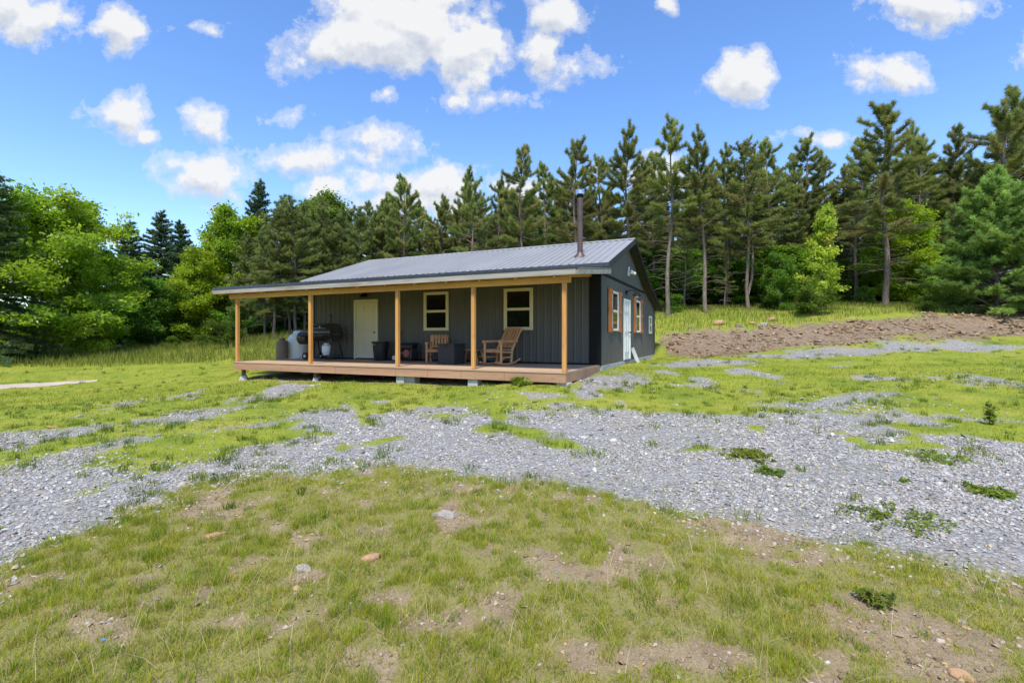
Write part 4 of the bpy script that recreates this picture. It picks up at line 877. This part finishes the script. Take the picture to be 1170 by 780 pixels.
def conifer(seed, H, cb, R, spacing, nb, shape, el_lo, el_hi, droop, tuft_step, k, L, w, spread, pal, pp, trunk_r=.12, lean=.0, dead=0, twig=.45, start=.3, fork=False, cand=0, rag=.12):
    g = np.random.default_rng(seed); tb = MB()
    ax = g.uniform(0, 2*PI); wob = lambda z: np.array([math.cos(ax)*lean*(z/H)**1.6*H+.10*math.sin(z*.7+ax), math.sin(ax)*lean*(z/H)**1.6*H+.08*math.sin(z*.9+2*ax), 0])*min(1, z/1.5)
    zs = np.linspace(-.25, H-.05, 14); tb.tube([tuple(wob(max(z, 0))+np.array([0,0,z])) for z in zs], [max(.012, trunk_r*(1.12 if z < .1 else 1)*(1-max(z, 0)/H)**.75) for z in zs], 9)
    if fork:
        pts = [(0,0,.9),(.35,.1,2.0),(.5,.2,3.4),(.55,.25,5.5)]; tb.tube(pts, [.075,.07,.06,.03], 7)
    C = []; D = []; T = []; pal = np.array(pal)
    z = cb*H
    while z < H*.985:
        s = (z-cb*H)/(H-cb*H); r = R*shape(s); n = max(3, int(round(nb*(1-.25*s)+g.normal(0, .6)))); a0 = g.uniform(0, 2*PI)
        for b in range(n):
            az = a0+2*PI*b/n+g.normal(0, .25); el = el_lo+(el_hi-el_lo)*s**.9+g.normal(0, rag); ln = r*g.uniform(.62, 1.18)
            zz = z+g.normal(0, spacing*(.1+1.6*rag)); p0 = wob(zz)+np.array([0,0,zz]); m = max(3, int(ln/.3)+1); pts = [p0]; el2 = el
            for i in range(m):
                f = (i+1)/m; e = el-droop*math.sin(f*PI*.75)*.9+droop*.7*max(0, f-.6)*2; pts.append(pts[-1]+rot_to(az+g.normal(0, .05), e)*ln/m)
            pts = np.array(pts); tb.tube([tuple(q) for q in pts], [max(.006, .028*(1-.8*i/m)*(ln/1.6)) for i in range(m+1)], 4, False)
            tt = np.arange(start+g.uniform(0, .1), 1.0, tuft_step/ln)
            base = pal[g.choice(len(pal), p=pp)]*g.uniform(.85, 1.18)
            for t in tt:
                fi = t*m; i = min(int(fi), m-1); P_ = pts[i]+(pts[i+1]-pts[i])*(fi-i); dr = norm(pts[i+1]-pts[i])
                for sd in (-1, 1):
                    tl = twig*ln*(1.05-t)*g.uniform(.5, 1.2)*(.4+.6*min(1, t/.5)); sdv = norm(np.cross(dr, [0,0,1]))*sd
                    td = norm(dr*.75+sdv*.8+np.array([0,0,g.normal(.05, .25)])); q = 0.
                    while q < tl+.01:
                        C.append(P_+td*q); D.append(td*.7+np.array([0,0,.35 if droop >= 0 else -.3])); T.append(base*g.uniform(.8, 1.25)); q += tuft_step*1.15
                C.append(P_); D.append(dr+np.array([0,0,.4])); T.append(base*g.uniform(.8, 1.2))
            for e in range(2): C.append(pts[-1]+g.normal(0, .04, 3)); D.append(norm(pts[-1]-pts[-2])+np.array([0,0,.4])); T.append(base*1.2)
            if cand and s > .35:      # pale upright shoots at the branch tips
                C += [pts[-1]+np.array([0,0,.08*q]) for q in range(3)]; D += [np.array([0,0,1.6])]*3; T += [base*1.35]*3
        z += spacing*g.uniform(.8, 1.2)*(1-.3*s)
    for q in range(7): C.append(wob(H)+np.array([0,0,H-.5+.09*q])); D.append(np.array([0,0,1.5])); T.append(pal[0]*1.15)
    for i in range(dead):
        zz = g.uniform(.12, cb+.12)*H; az = g.uniform(0, 2*PI); ln = g.uniform(.4, 1.5)*min(1.2, R*.7); p0 = wob(zz)+np.array([0,0,zz]); p1 = p0+rot_to(az, g.uniform(-.15, .3))*ln*.5; p2 = p1+rot_to(az+g.normal(0, .2), g.uniform(-.5, .05))*ln*.5
        tb.tube([tuple(p0), tuple(p1), tuple(p2)], [.014, .010, .004], 3, False)
    V, Fc, Tn = needles(np.array(C), np.array(D), k, L, w, spread, np.array(T), g)
    crown = npmesh('crown', V, Fc, Tn, (m_needle,)); t_ = tb.build('trunk', m_pinebark, None, True); tm = t_.data; bpy.data.objects.remove(t_)
    return crown, tm, H
def leafcloud(C, k, rx, rz, size, tone, g, up=.6):
    n = len(C); off = g.normal(0, 1, (n, k, 3))*np.array([rx, rx, rz])*.55; P = C[:, None, :]+off
    nr = norm(g.normal(0, 1, (n, k, 3))+np.array([0,0,up*2])); a = norm(np.cross(nr, g.normal(0, 1, (n, k, 3)))); b = np.cross(nr, a)
    s = size*g.uniform(.6, 1.3, (n, k, 1))
    V = np.stack([P-a*s, P+b*s*.45, P+a*s, P-b*s*.45], 2).reshape(-1, 3)
    T = np.repeat((tone[:, None, :]*g.uniform(.78, 1.25, (n, k, 1))).reshape(-1, 3), 4, 0); return V, np.arange(len(V)).reshape(-1, 4), T
def broadleaf(seed, H, R, cb, nl, sub, k, crx, crz, size, pal, pp, prof, trunk_r=.13, up=.6, el=(.2,1.0), stems=1):
    g = np.random.default_rng(seed); tb = MB(); pal = np.array(pal); C = []; T = []
    for st in range(stems):
        a = g.uniform(0, 2*PI); off = np.array([math.cos(a), math.sin(a), 0])*(R*.18 if stems > 1 else 0)
        top = np.array([off[0]*2.2+g.normal(0, .15), off[1]*2.2+g.normal(0, .15), H*.93]); zs = np.linspace(0, 1, 9)
        ctr = lambda f: np.array([off[0]*.3*(1-f)+top[0]*f+.10*math.sin(5*f+a), off[1]*.3*(1-f)+top[1]*f+.10*math.sin(4*f+2*a), -.2*(1-f)+top[2]*f])
        tb.tube([tuple(ctr(f)) for f in zs], [max(.012, trunk_r/math.sqrt(stems)*(1-f)**.8) for f in zs], 8)
        for i in range(nl//stems):
            f = cb+(1-cb)*((i+g.random())/(nl//stems))*.98; p0 = ctr(f*.97); az = i*2.4+g.normal(0, .35); s = (f-cb)/(1-cb); r = R*prof(s)*g.uniform(.7, 1.15); e = el[0]+(el[1]-el[0])*s+g.normal(0, .12)
            m = 4; pts = [p0]
            for q in range(m): pts.append(pts[-1]+rot_to(az+g.normal(0, .12), e-.22*q/m*(1-s))*r/m)
            pts = np.array(pts); tb.tube([tuple(q) for q in pts], [max(.006, .04*(1-q/m*.8)*r/2) for q in range(m+1)], 4, False)
            base = pal[g.choice(len(pal), p=pp)]
            for q in range(sub):
                t = g.uniform(.32, 1.05)*m; ii = min(int(t), m-1); P_ = pts[ii]+(pts[ii+1]-pts[ii])*(t-ii); d = rot_to(az+g.choice([-1, 1])*g.uniform(.3, 1.3), g.normal(.10, .28)); ln = r*.34*g.uniform(.2, 1.1); E = P_+d*ln
                tb.tube([tuple(P_), tuple(E)], [.010, .004], 3, False)
                for z in range(2): C.append(P_+(E-P_)*(.55+.5*z)+g.normal(0, .05, 3)); T.append((base*.6+pal[g.choice(len(pal), p=pp)]*.4)*g.uniform(.8, 1.2))
    V, Fc, Tn = leafcloud(np.array(C), k, crx, crz, size, np.array(T), g, up)
    crown = npmesh('crown', V, Fc, Tn, (m_leaf,)); t_ = tb.build('trunk', m_greybark, None, True); tm = t_.data; bpy.data.objects.remove(t_)
    return crown, tm, H
OLIVE = [(.185,.215,.066),(.230,.255,.075),(.165,.200,.068),(.245,.230,.095)]
PINE = []
shp = lambda s: (1-s**2.2)**.75*(.66+.34*min(1, s/.2))*(1-.25*s)+.05
for i, (cb, R, k_) in enumerate(((.40,2.0,19),(.34,2.2,19),(.44,1.9,19),(.28,2.35,18),(.38,2.1,18))):
    PINE.append(conifer(100+i, 11.5, cb, R*.97, .46, 5, shp, .05, 1.0, .12, .14, k_+10, .21, .019, .85, OLIVE, [.34,.3,.24,.12], .135, .012*i, 60, cand=1, rag=.30, start=.38, twig=.34))
# lower fuller pines on the west side, brown dead wood inside
LEFTP = [conifer(120+i, 8.5, .26, 2.1, .38, 6, lambda s: (1-s**1.3)**.7*(.7+.3*min(1, s/.2))*(1-.2*s)+.05, -.05, .95, .15, .17, 24, .18, .021, .85, [(.170,.205,.062),(.205,.235,.072),(.15,.19,.066)], [.4,.35,.25], .10, .02, 46, rag=.24) for i in range(3)]
THIN = conifer(130, 4.6, .32, .9, .42, 4.5, lambda s: (1-s)**.7+.1, 0, .7, .15, .2, 12, .15, .02, .6, OLIVE, [.3,.3,.2,.2], .06, .0, 26)
FORKP = conifer(131, 10.5, .38, 2.1, .40, 6, shp, .02, 1.05, .15, .17, 18, .18, .026, .75, OLIVE, [.3,.3,.2,.2], .11, .03, 22, fork=True, rag=.24)
SPR = [conifer(140+i, 9.5, .05, 2.2, .26, 8, lambda s: (1-s)**.8+.03, -.12, .55, .28, .13, 17, .13, .028, .8, [(.070,.122,.055),(.088,.142,.062),(.058,.104,.050)], [.4,.35,.25], .12, .0, 0, twig=.45, start=.15) for i in range(2)]
BIGSPR = conifer(145, 11, .04, 3.2, .31, 9, lambda s: (1-s)**.7+.03, -.18, .6, .30, .15, 17, .14, .028, .8, [(.075,.12,.046),(.092,.142,.052),(.062,.102,.044),(.13,.155,.058)], [.35,.3,.2,.15], .2, .0, 0, twig=.34, start=.2)
WHITEP = conifer(151, 6.6, .02, 2.85, .27, 10, lambda s: (1-s**1.5)**.8*.98+.05, .12, 1.0, .18, .14, 22, .17, .024, .7, [(.185,.275,.065),(.23,.32,.075),(.155,.24,.065)], [.4,.35,.25], .12, .0, 0, twig=.45, start=.3, cand=1, rag=.36)
LOC = [broadleaf(160+i, 7.5, 3.0, .12, 50, 17, 34, .44, .19, .10, [(.27,.385,.034),(.34,.44,.04),(.20,.32,.034)], [.4,.35,.25], lambda s: (.85+.4*math.sin(min(1, s*1.1)*PI))*(1-.5*s**2), .16, .3, (.0,.9), 3) for i in range(2)]
LIME = [broadleaf(170+i, 6.5, 2.2, .08, 42, 15, 32, .38, .20, .095, [(.27,.38,.024),(.34,.44,.028),(.19,.31,.026)], [.4,.3,.3], lambda s: (.75+.4*math.sin(s*PI))*(1-.5*s**2), .12, .5, (.2,1.1), 3) for i in range(2)]
DARKL = [broadleaf(180+i, 4.5, 1.9, .04, 34, 13, 30, .36, .20, .095, [(.13,.25,.03),(.16,.29,.034),(.10,.20,.03)], [.4,.3,.3], lambda s: (.8+.3*math.sin(s*PI))*(1-.5*s**2), .08, .6, (.1,.9), 3) for i in range(2)]
TALLB = broadleaf(190, 9, 1.9, .2, 42, 14, 30, .40, .26, .10, [(.14,.22,.035),(.17,.26,.04)], [.5,.5], lambda s: (.7+.4*math.sin(s*PI))*(1-.4*s**2), .13, .4, (.4,1.2), 2)
YOUNG = broadleaf(195, 4.8, .95, .14, 34, 7, 15, .20, .13, .075, [(.33,.40,.05),(.40,.45,.06),(.24,.32,.045),(.42,.36,.10)], [.4,.35,.2,.05], lambda s: (.9+.25*math.sin(s*PI))*(1-.72*s), .05, .4, (.35,1.0))
SHRUB = [broadleaf(200+i, 1.4, .9, .02, 20, 7, 26, .20, .16, .055, [(.11,.19,.028),(.14,.22,.03),(.085,.15,.028)], [.4,.3,.3], lambda s: (.9)*(1-.4*s), .03, .4, (.2,1.1), 4) for i in range(3)]
tr = random.Random(5)
def tree(proto, name, px, Y, top, label, cat, group=None, wid=1.0, z=None, x=None):
    """a tree of its own: Empty at the root, trunk and crown as parts"""
    if x is None: x = (px-CX)/F*Y
    zz = gz(x, Y) if z is None else z
    h = (CY-top)*Y/F-zz; s = max(.1, h/proto[2])
    r = thing(name, label, cat, (x, Y, zz), tr.uniform(0, 6.28), group); sw = s*wid; r.scale = (sw, sw, s)
    r.rotation_euler = (tr.gauss(0, .018), tr.gauss(0, .018), r.rotation_euler[2])
    c = bpy.data.objects.new('crown', proto[0]); COL.objects.link(c); c.parent = r
    t = bpy.data.objects.new('trunk', proto[1]); COL.objects.link(t); t.parent = r
    return r
pt = 'pine tree'
# front row on the bank
tree(PINE[2], 'pine_tree', 763, 28, 138, 'tall slim pine with bare grey trunk just behind the gable end of the cabin', pt, wid=1.0)
tree(PINE[0], 'pine_tree', 806, 28, 150, 'straight pine with a long bare trunk, above the orange rocks', pt)
tree(FORKP, 'pine_tree', 855, 29.4, 163, 'pine with a forked lower trunk at the wood edge', pt, wid=1.1)
tree(PINE[1], 'pine_tree', 1012, 27.4, 122, 'thickest trunked pine of the front row, beside the yellow green sapling', pt, wid=1.25)
tree(THIN, 'pine_tree', 782, 30.5, 262, 'short thin pine between two tall bare trunks', pt)
tree(THIN, 'pine_tree', 828, 30, 285, 'stunted small pine near the forked pine, with dead lower twigs', pt)
tree(PINE[4], 'pine_tree', 977, 32, 160, 'pine with a shaded trunk just behind the yellow green sapling', pt)
tree(PINE[2], 'pine_tree', 1054, 33, 158, 'dark trunked pine in the gap beside the bushy white pine', pt)
tree(PINE[3], 'pine_tree', 1142, 32, 106, 'tallest broad pine towering over the bushy white pine', pt, wid=1.2)
tree(PINE[0], 'pine_tree', 716, 29.5, 148, 'pine whose bare trunk rises straight above the cabin ridge', pt)
tree(PINE[1], 'pine_tree', 658, 31, 163, 'pine rising right behind the stove pipe', pt)
tree(PINE[4], 'pine_tree', 594, 31, 172, 'tall pointed pine over the middle of the cabin roof', pt, wid=1.05)
tree(PINE[3], 'pine_tree', 540, 31, 198, 'broad pine in front of the white cloud over the roof', pt)
tree(PINE[3], 'pine_tree', 463, 32, 203, 'cone topped pine over the far end of the cabin ridge', pt, wid=1.1)
for px, Y, top in ((566,34,207),(626,33,190),(690,33,182),(745,32,178),(500,34,226),(434,33,226)):
    tree(PINE[tr.randrange(5)], 'pine_tree', px, Y, top, 'mid height pine in the continuous row behind the cabin roof', pt, 'pines in the row behind the cabin roof', tr.uniform(.95, 1.15))
for px, Y, top in ((830,33,172),(884,33,160),(920,34,158),(946,35,180),(1092,34,152),(1180,33,118),(1040,36,150),(905,37,178),(870,36,175)):
    tree(PINE[tr.randrange(5)], 'pine_tree', px, Y, top, 'green pine in the second row on the slope beyond the bank', pt, 'second row of pines on the slope', tr.uniform(.95, 1.15))
for i in range(34):
    px = 430+800*(i+tr.random())/34; Y = tr.uniform(33.5, 39); lim = np.interp(px, [430,470,560,660,760,860,940,1020,1100,1170,1240], [240,225,210,185,168,172,172,150,150,128,125])
    tree(PINE[tr.randrange(5)], 'pine_tree', px, Y, lim+tr.uniform(8, 45), 'pine half seen in the gaps between the nearer pines', pt, 'pines half seen between the nearer pines', tr.uniform(1.0, 1.25))
# left pines behind the porch
for px, Y, top, lb in ((303,29,262,'leaning pale trunked pine nearest the broken lower branches'),(312,28.4,240,'pale straight pine trunk seen between the first two porch posts'),(331,29.5,235,'slender pine behind the old brown gas cylinder'),(338,29,228,'pine close behind the white propane tank'),(347,30,232,'pine trunk beside the porch corner of the cabin wall')):
    tree(LEFTP[tr.randrange(3)], 'pine_tree', px, Y, top, lb, pt, None, tr.uniform(.85, 1.0))
for px, Y, top in ((282,30,268),(325,32,228),(362,31,238),(385,32,246),(410,31.5,240),(372,34,232),(300,33,245),(425,33,236)):
    tree(LEFTP[tr.randrange(3)], 'pine_tree', px, Y, top, 'rounded olive pine in the thicket over the porch roof', pt, 'pines in the thicket over the porch roof', tr.uniform(.9, 1.1))
# back of the stand
for i in range(64):
    Y = tr.uniform(36, 58); px = tr.uniform(400, 1330); x = (px-CX)/F*Y
    base = gz(x, Y); H = tr.uniform(9.2, 11.6); top = CY-(base+H)*F/Y
    lim = np.interp(px, [400,470,560,660,760,860,940,1020,1100,1170,1330], [236,222,205,182,170,172,172,150,150,128,120])
    tree(PINE[tr.randrange(5)], 'pine_tree', px, Y, max(top, lim+4), 'pine deep in the stand, mostly hidden by the front rows', pt, 'pines deep in the stand', tr.uniform(.95, 1.2))
# shaded undergrowth between and behind the trunks
for i in range(46):
    Y = tr.uniform(32.5, 44); px = tr.uniform(610, 1250) if i < 34 else tr.uniform(60, 430)
    if px < 430: Y += 1
    base = gz((px-CX)/F*Y, Y); tree(DARKL[i % 2], 'hazel_tree', px, Y, CY-(base+tr.uniform(2.6, 4.4))*F/Y, 'leafy undergrowth tree in the dim gaps among the trunks', 'leafy tree', 'undergrowth trees among the trunks', tr.uniform(1.3, 1.9))
for i in range(44):
    Y = tr.uniform(44, 66); px = 40+1290*(i+tr.random())/44
    base = gz((px-CX)/F*Y, Y); lim = np.interp(px, [0,150,240,300,400,470,560,660,1330], [330,300,290,262,262,250,225,200,170]); tree(LEFTP[i % 3], 'pine_tree', px, Y, max(CY-(base+tr.uniform(7, 9.5))*F/Y, lim+8), 'dense low branched pine closing the back of the wood', pt, 'dense pines closing the back of the wood', tr.uniform(1.3, 1.7))
# trees across the yard behind the viewpoint, mirrored in the porch windows
for i, (x, y, h) in enumerate(((-17,-3,8),(-21,-9,10),(-25,-5,9),(-24,-15,11),(-30,-12,10),(-29,-20,11),(-35,-18,10),(-20,-19,9),(-33,-7,9),(-31,-2,10),(-38,-4,11),(-45,-9,12),(-37,-10,12),(-44,-3,11))):
    r_ = tree((LIME, DARKL)[i % 2][i//2 % 2], 'maple_tree', 0, y, 0, 'leafy tree across the yard, mirrored in the porch windows', 'leafy tree', 'trees mirrored in the porch windows', 1.0, None, x); r_.scale = (h/6.5*1.2 if i % 2 == 0 else h/4.5*.9,)*3
# conifers and broadleaf trees on the left
sp_ = 'spruce tree'
tree(BIGSPR, 'spruce_tree', -18, 22.5, 178, 'big dark spruce with drooping boughs at the picture edge', sp_)
tree(SPR[0], 'spruce_tree', 150, 36, 253, 'dark spruce with a blunt top beside the bright locust', sp_, None, 1.4)
tree(SPR[1], 'spruce_tree', 186, 37, 242, 'taller pointed dark spruce in the middle of the spruce clump', sp_, None, 1.3)
tree(SPR[0], 'spruce_tree', 210, 36.5, 252, 'dark spruce next to the bright rounded maple', sp_, None, 1.2)
tree(SPR[1], 'spruce_tree', 236, 40, 270, 'small spruce tip peeking over the bright rounded maple', sp_)
tree(SPR[0], 'spruce_tree', 293, 39, 206, 'lone tall spruce spire above the pine thicket', sp_, None, 1.0)
lt = 'leafy tree'
tree(LOC[0], 'locust_tree', 52, 25.5, 226, 'large bright green locust with layered sprays over the sandy track', lt, None, 1.0)
tree(LOC[1], 'locust_tree', 98, 27, 284, 'lower bright green locust with boughs sweeping to the grass', lt, None, .76)
tree(LIME[0], 'maple_tree', 234, 31, 288, 'rounded yellow green maple in front of the spruces', lt, None, .9)
tree(LIME[1], 'maple_tree', 270, 33, 246, 'tall yellow green maple between the rounded maple and the pines', lt, None, .82)
tree(TALLB, 'ash_tree', 384, 38, 222, 'pale green leafy tree rising behind the pine thicket', lt, None, 1.1)
tree(TALLB, 'ash_tree', 350, 40, 224, 'feathery green tree top among the olive pines', lt, None, 1.0)
tree(DARKL[0], 'hazel_tree', 182, 30, 322, 'dark leafy understorey tree under the spruces', lt, None, 1.1)
tree(DARKL[1], 'hazel_tree', 286, 31, 330, 'dark leafy understorey tree in deep shade beside porch post', lt, None, 1.1)
# right side
tree(WHITEP, 'white_pine', 1140, 24.2, 205, 'bushy soft needled white pine with branches down to the bank', pt, None, 1.12)
tree(YOUNG, 'maple_sapling', 941, 26.6, 226, 'slender yellow green maple sapling with reddish new leaves', 'sapling', None, .85)
tree(DARKL[0], 'hazel_tree', 893, 28, 292, 'low dark green leafy tree beside the maple sapling', lt, None, .7)
tree(LIME[0], 'maple_tree', 1034, 30, 236, 'leafy green maple behind the thick front pine trunk', lt, None, .95)
tree(DARKL[1], 'hazel_tree', 735, 33, 285, 'leafy green tree behind the rear eave of the cabin', lt, None, 1.3)
tree(DARKL[0], 'hazel_tree', 790, 35, 300, 'dark leafy undergrowth tree in the shade of the front pines', lt, None, 1.5)
tree(DARKL[1], 'hazel_tree', 1085, 31, 300, 'leafy understorey tree in the gap by the white pine', lt, None, 1.2)
for i, (px, Y, top, lb) in enumerate(((930,25.6,334,'small leafy shrub at the foot of the maple sapling'),(1060,24.8,338,'tiny shrub on the crest of the rubble bank'),(228,27,384,'dusky shrub in long grass under the rounded maple'),(262,26.5,372,'green shrub at the wood edge left of the porch'),(195,28,386,'low shrub in long grass under the dark spruces'),(770,29,338,'fern green shrub beside the cabin rear corner'),(880,29.5,336,'low shrub at the foot of the forked pine'),(990,29,330,'leafy shrub in the shade behind thick pine trunk'))):
    tree(SHRUB[i % 3], 'shrub', px, Y, top, lb, 'shrub', None, tr.uniform(1.0, 1.4))
# ------------------------------------------------------------------ rocks and weeds
def rock(px, py, w, flat, col, label, Y=None):
    x, y = at_px(px, py) if Y is None else ((px-CX)/F*Y, Y)
    g = np.random.default_rng(int(px*7+py)); bm = bmesh.new(); bmesh.ops.create_icosphere(bm, subdivisions=3, radius=1)
    pl = [(Vector(rot_to(g.uniform(0, 2*PI), g.uniform(-.2, 1.3))), g.uniform(.55, .85)) for _ in range(9)]
    for v in bm.verts:
        p = v.co.copy()
        for n_, d_ in pl:
            k = p.dot(n_)
            if k > d_: p -= n_*(k-d_)*.95
        p += Vector(g.normal(0, .018, 3)); v.co = Vector((p.x*w*.5, p.y*w*.38, p.z*w*.5*flat))
    me = bpy.data.meshes.new('rock'); bm.to_mesh(me); bm.free(); me.materials.append(col)
    o = mobj('rock', me); o.location = (x, y, gz(x, y)+w*flat*.10); o.rotation_euler = (g.normal(0, .15), g.normal(0, .15), g.uniform(-.6, .6)); tag(o, label, 'rock'); return o
m_pale = surf('pale_rock', (.27,.235,.20), (.37,.325,.285), .95, scale=22, bump=.8, bscale=60, c3=(.19,.16,.13))
m_orange = surf('ochre_rock', (.36,.21,.105), (.47,.29,.16), .95, scale=18, bump=.8, bscale=60, c3=(.27,.17,.10))
m_brownr = surf('brown_rock', (.22,.17,.13), (.34,.27,.22), .95, scale=8, bump=.8, bscale=30, c3=(.16,.12,.09))
rock(345, 652, .13, .6, m_pale, 'pale angular rock in the near grass left of the orange flat rock')
rock(425, 640, .16, .5, m_orange, 'flat orange stone bedded in the near grass')
rock(508, 591, .22, .5, m_pale, 'pale flat rock at the brow of the near bank')
rock(248, 614, .17, .42, m_orange, 'tan flat stone bedded among the tussocks')
rock(1098, 772, .12, .40, m_orange, 'ochre stone at the bottom corner of the bare soil')
rock(1099, 711, .05, .7, m_pale, 'small whitish stone on the bare soil')
rock(192, 474, .30, .2, m_pale, 'flat pale slab in the lawn before the porch')
rock(62, 488, .26, .2, m_orange, 'tan slab in the lawn near the sandy track')
rock(219, 655, .06, .5, m_pale, 'small grey stone between tussocks')
for px, py, w, c, lb in ((821,370,.75,m_orange,'long ochre boulder on the bank crest'),(860,371,.45,m_orange,'small ochre boulder between two others on the bank crest'),(881,367,.62,m_orange,'rounded ochre boulder at the end of the boulder line'),(872,373,.5,m_pale,'pale boulder below the rounded ochre one'),(845,375,.5,m_brownr,'brown boulder below the boulder line'),(935,392,.4,m_brownr,'brown rock at the foot of the rubble bank')):
    rock(px, py, w, .5, c, lb)
def weed(px, py, w, h, n, size, pal, label, name='weed', creeping=.0, cat='weed'):
    x, y = at_px(px, py); g = np.random.default_rng(int(px+py*3)); C = []; tb = MB(); T = []
    for i in range(n):
        a = g.uniform(0, 2*PI); r = w*math.sqrt(g.random()); hx = (math.cos(a)*r, math.sin(a)*r*(.6 if creeping else 1)); hz = h*g.uniform(.35, 1)*(1-.5*(r/w)**2)
        dz = gz(x+hx[0], y+hx[1])-gz(x, y); tb.tube([(hx[0]*.3, hx[1]*.3, -.01), (hx[0]*.7, hx[1]*.7, dz*.7+hz*.7), (hx[0], hx[1], dz+hz)], [.003,.0025,.0015], 3, False)
        for q in (.6, .85, 1.0): C.append((hx[0]*q, hx[1]*q, dz*q+hz*q)); T.append(np.array(pal[g.integers(len(pal))])*g.uniform(.8, 1.2))
    V, Fc, Tn = leafcloud(np.array(C), 5, size*1.3, size*.5, size, np.array(T), g, .7)
    r = thing(name, label, cat, (x, y, gz(x, y))); mobj('leaves', npmesh('leaves', V, Fc, Tn, (m_leaf,)), r); tb.build('stems', m_leaf, r); 
    st = r.children[-1].data; a = st.attributes.new('tone', 'FLOAT_COLOR', 'POINT'); a.data.foreach_set('color', np.tile(np.array([.10,.14,.03,1], np.float32), len(st.vertices)))
    return r
WG = [(.15,.23,.03),(.20,.27,.035),(.27,.29,.045)]; WD = [(.14,.21,.035),(.18,.24,.035)]
weed(856, 524, .34, .08, 44, .026, WG+[(.34,.36,.06)], 'creeping vine sprawling alone over the middle of the gravel')
weed(882, 543, .17, .07, 20, .024, WD, 'dark end of the vine trailing towards the near bank')
weed(1020, 592, .42, .07, 34, .020, WG, 'low green vine at the gravel edge above the bare soil')
weed(1128, 565, .20, .08, 24, .028, WG, 'dark leafy weed on the gravel near the picture edge')
weed(1072, 524, .34, .05, 30, .024, WG+[(.2,.2,.06)], 'flat creeping weed on the upper gravel nearest the lawn')
weed(1132, 485, .07, .42, 16, .03, WG, 'tall thin weed standing alone in the far gravel')
weed(1000, 690, .10, .09, 20, .022, WG, 'pale leafy weed on the bare soil of the near bank')
weed(595, 441, .30, .22, 16, .06, WG, 'broad leaved weed under the deck edge near the end post')
weed(400, 433, .30, .20, 16, .05, WG, 'leafy weed under the deck edge before the cream door')
weed(443, 431, .22, .20, 14, .05, WD, 'dark leafy weed by the double concrete block')
weed(1035, 552, .05, .03, 6, .02, WD, 'tiny weed sprig in the open gravel')
x, y = at_px(117, 736); sc_ = MB().prism([(-.009,-.005),(.008,-.006),(.011,.004),(-.003,.007)], .0, .004, 'Z').build('plastic_scrap', surf('blue_plastic', (.06,.20,.50), (.10,.28,.58), .5), None); sc_.location = (x, y, gz(x, y)+.015); sc_.rotation_euler = (.3,.2,.4); tag(sc_, 'small scrap of blue plastic in the near grass', 'litter')
